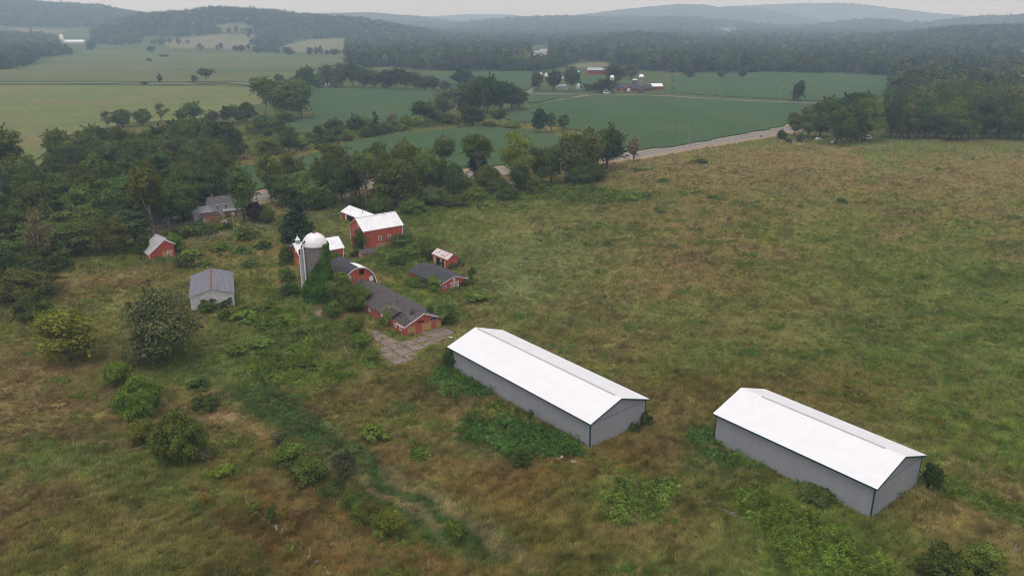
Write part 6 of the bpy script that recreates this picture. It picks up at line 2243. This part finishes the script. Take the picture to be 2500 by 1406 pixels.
SKIPW = [[(1292, 112), (1344, 112), (1344, 163), (1292, 163)], [(144, 92), (216, 92), (218, 132), (144, 132)], [(1405, 150), (1486, 150), (1490, 190), (1405, 190)], [(1755, 68), (1800, 66), (1800, 90), (1755, 90)], [(2262, 172), (2284, 172), (2284, 200), (2262, 200)], [(1034, 150), (1052, 150), (1056, 178), (1032, 178)]]
N0 = 330000
r = np.exp(rng.uniform(math.log(430), math.log(5200), N0))
a = rng.uniform(R(-43), R(43), N0)
# thin to an even density per ground area, sparser far away
dens = np.interp(r, [430, 1000, 2000, 3500, 5200], [1 / 75., 1 / 85., 1 / 120., 1 / 200., 1 / 330.])
base_d = N0 / (math.log(5200 / 430) * r * r * 2 * R(43))
k = rng.random(N0) < dens / base_d
r, a = r[k], a[k]
x, y = r * np.sin(a), r * np.cos(a)
z = hz(x, y)
u, v = to_px(x, y, z)
low = np.interp(u, [q[0] for q in LOWL], [q[1] for q in LOWL])
ok = v < low + (fbm(x / 40, y / 40, 83, 2) - .5) * 4
for q in LPATCH:
    ok |= in_poly(u, v, q)
for q in SKIPW:
    ok &= ~in_poly(u, v, q)
ok &= ~in_fields(x, y)
ok &= ~((u > 2130) & (v > 268))
for tx, ty, tr_ in TREE_XY:
    if math.hypot(tx, ty) > 380:
        ok &= (x - tx) ** 2 + (y - ty) ** 2 > (tr_ + 3) ** 2
x, y, z, r = x[ok], y[ok], z[ok], r[ok]
sc_ = rng.uniform(.75, 1.35, len(x)) * np.interp(r, [430, 1000, 2000, 5200], [1.15, .98, .95, 1.45])
hgt = rng.uniform(.8, 1.25, len(x))
col = np.array((.070, .096, .033)) * rng.uniform(.5, 1.5, (len(x), 1)) * np.stack([rng.uniform(.85, 1.25, len(x)), np.ones(len(x)), rng.uniform(.8, 1.1, len(x))], -1)
lt = rng.random(len(x)) < .12
col[lt] *= np.array((1.75, 1.6, 1.3))
idx = rng.choice(5, len(x), p=[.3, .25, .25, .15, .05])
print('woodland', len(x))
scatter('distant_woodland', np.stack([x, y, z - .4], -1), np.stack([sc_, sc_, sc_ * hgt], -1), np.stack([0 * x, 0 * x, rng.uniform(0, 6.28, len(x))], -1), col, idx, wt, 'dense dark woods covering the valley floor and hills')

# ------------------------------------------------------------------ haze
hm_, hnt, HN, HL, hout = new_mat('haze_air')
pv = HN.new('ShaderNodeVolumePrincipled')
pv.inputs['Color'].default_value = (.56, .74, 1.0, 1)
pv.inputs['Density'].default_value = 2.05e-4
pv.inputs['Absorption Color'].default_value = (1, 1, 1, 1)
pv.inputs['Density Attribute'].default_value = ''
pv.inputs['Anisotropy'].default_value = 0.1
HL.new(pv.outputs['Volume'], hout.inputs['Volume'])
hz_top = 262.0
haze = MB().box(-11700, 11700, -11700, 11700, -3.5, hz_top).build('haze', hm_)
tag(haze, 'pale summer haze filling the valley air', kind='stuff')

# ------------------------------------------------------------------ sky, sun, camera
SUN_EL, SUN_AZ = 72.0, -150.0        # degrees; azimuth from +Y towards +X
world = bpy.data.worlds.new('World')
scene.world = world
world.use_nodes = True
wn, wl = world.node_tree.nodes, world.node_tree.links
wn.clear()
wo = wn.new('ShaderNodeOutputWorld')
bg = wn.new('ShaderNodeBackground')
sky = wn.new('ShaderNodeTexSky')
sky.sky_type = 'NISHITA'
sky.sun_disc = False
sky.sun_elevation = R(SUN_EL)
sky.sun_rotation = R(SUN_AZ)
sky.dust_density = 4.0
hs = wn.new('ShaderNodeHueSaturation')
hs.inputs['Saturation'].default_value = .25
wl.new(sky.outputs['Color'], hs.inputs['Color'])
# an even sheet of overcast cloud over the blue
tc = wn.new('ShaderNodeTexCoord')
sx_ = wn.new('ShaderNodeSeparateXYZ')
wl.new(tc.outputs['Generated'], sx_.inputs['Vector'])
cr = wn.new('ShaderNodeMapRange')
cr.inputs['From Min'].default_value = 0.0
cr.inputs['From Max'].default_value = .6
cr.inputs['To Min'].default_value = 6.6
cr.inputs['To Max'].default_value = 9.6
wl.new(sx_.outputs['Z'], cr.inputs['Value'])
cn = wn.new('ShaderNodeTexNoise')
cn.inputs['Scale'].default_value = 3.0
cn.inputs['Detail'].default_value = 4
wl.new(tc.outputs['Generated'], cn.inputs['Vector'])
cm_ = wn.new('ShaderNodeMapRange')
cm_.inputs['To Min'].default_value = .88
cm_.inputs['To Max'].default_value = 1.12
wl.new(cn.outputs['Fac'], cm_.inputs['Value'])
mm = wn.new('ShaderNodeMath')
mm.operation = 'MULTIPLY'
wl.new(cr.outputs['Result'], mm.inputs[0])
wl.new(cm_.outputs['Result'], mm.inputs[1])
cc = wn.new('ShaderNodeMixRGB')
cc.blend_type = 'MULTIPLY'
cc.inputs['Fac'].default_value = 1
cc.inputs['Color1'].default_value = (.945, .935, 1.0, 1)
wl.new(mm.outputs['Value'], cc.inputs['Color2'])
mix = wn.new('ShaderNodeMixRGB')
mix.inputs['Fac'].default_value = .85
wl.new(hs.outputs['Color'], mix.inputs['Color1'])
wl.new(cc.outputs['Color'], mix.inputs['Color2'])
wl.new(mix.outputs['Color'], bg.inputs['Color'])
bg.inputs['Strength'].default_value = .10
wl.new(bg.outputs['Background'], wo.inputs['Surface'])

sl = bpy.data.lights.new('sun', 'SUN')
sl.energy = 1.0
sl.angle = R(20)
sl.color = (1.0, .97, .94)
so = bpy.data.objects.new('sun', sl)
ROOT.objects.link(so)
d = Vector((math.sin(R(SUN_AZ)) * math.cos(R(SUN_EL)), math.cos(R(SUN_AZ)) * math.cos(R(SUN_EL)), math.sin(R(SUN_EL))))
so.rotation_euler = d.to_track_quat('Z', 'Y').to_euler()

cam = bpy.data.cameras.new('camera')
cam.sensor_width = 36
cam.sensor_fit = 'HORIZONTAL'
cam.lens = F / 2500 * 36
cam.clip_start = 1
cam.clip_end = 40000
co = bpy.data.objects.new('camera', cam)
ROOT.objects.link(co)
co.location = (0, 0, CAM_H)
co.rotation_euler = (math.pi / 2 - TH, 0, 0)
scene.camera = co

scene.render.engine = 'CYCLES'
scene.cycles.use_denoising = True
scene.cycles.max_bounces = 6
scene.cycles.diffuse_bounces = 3
scene.cycles.volume_bounces = 2
scene.cycles.filter_width = 1.0
scene.cycles.transparent_max_bounces = 8
scene.view_settings.view_transform = 'Standard'
scene.view_settings.look = 'None'
scene.view_settings.exposure = 0.30
scene.view_settings.gamma = 1.0
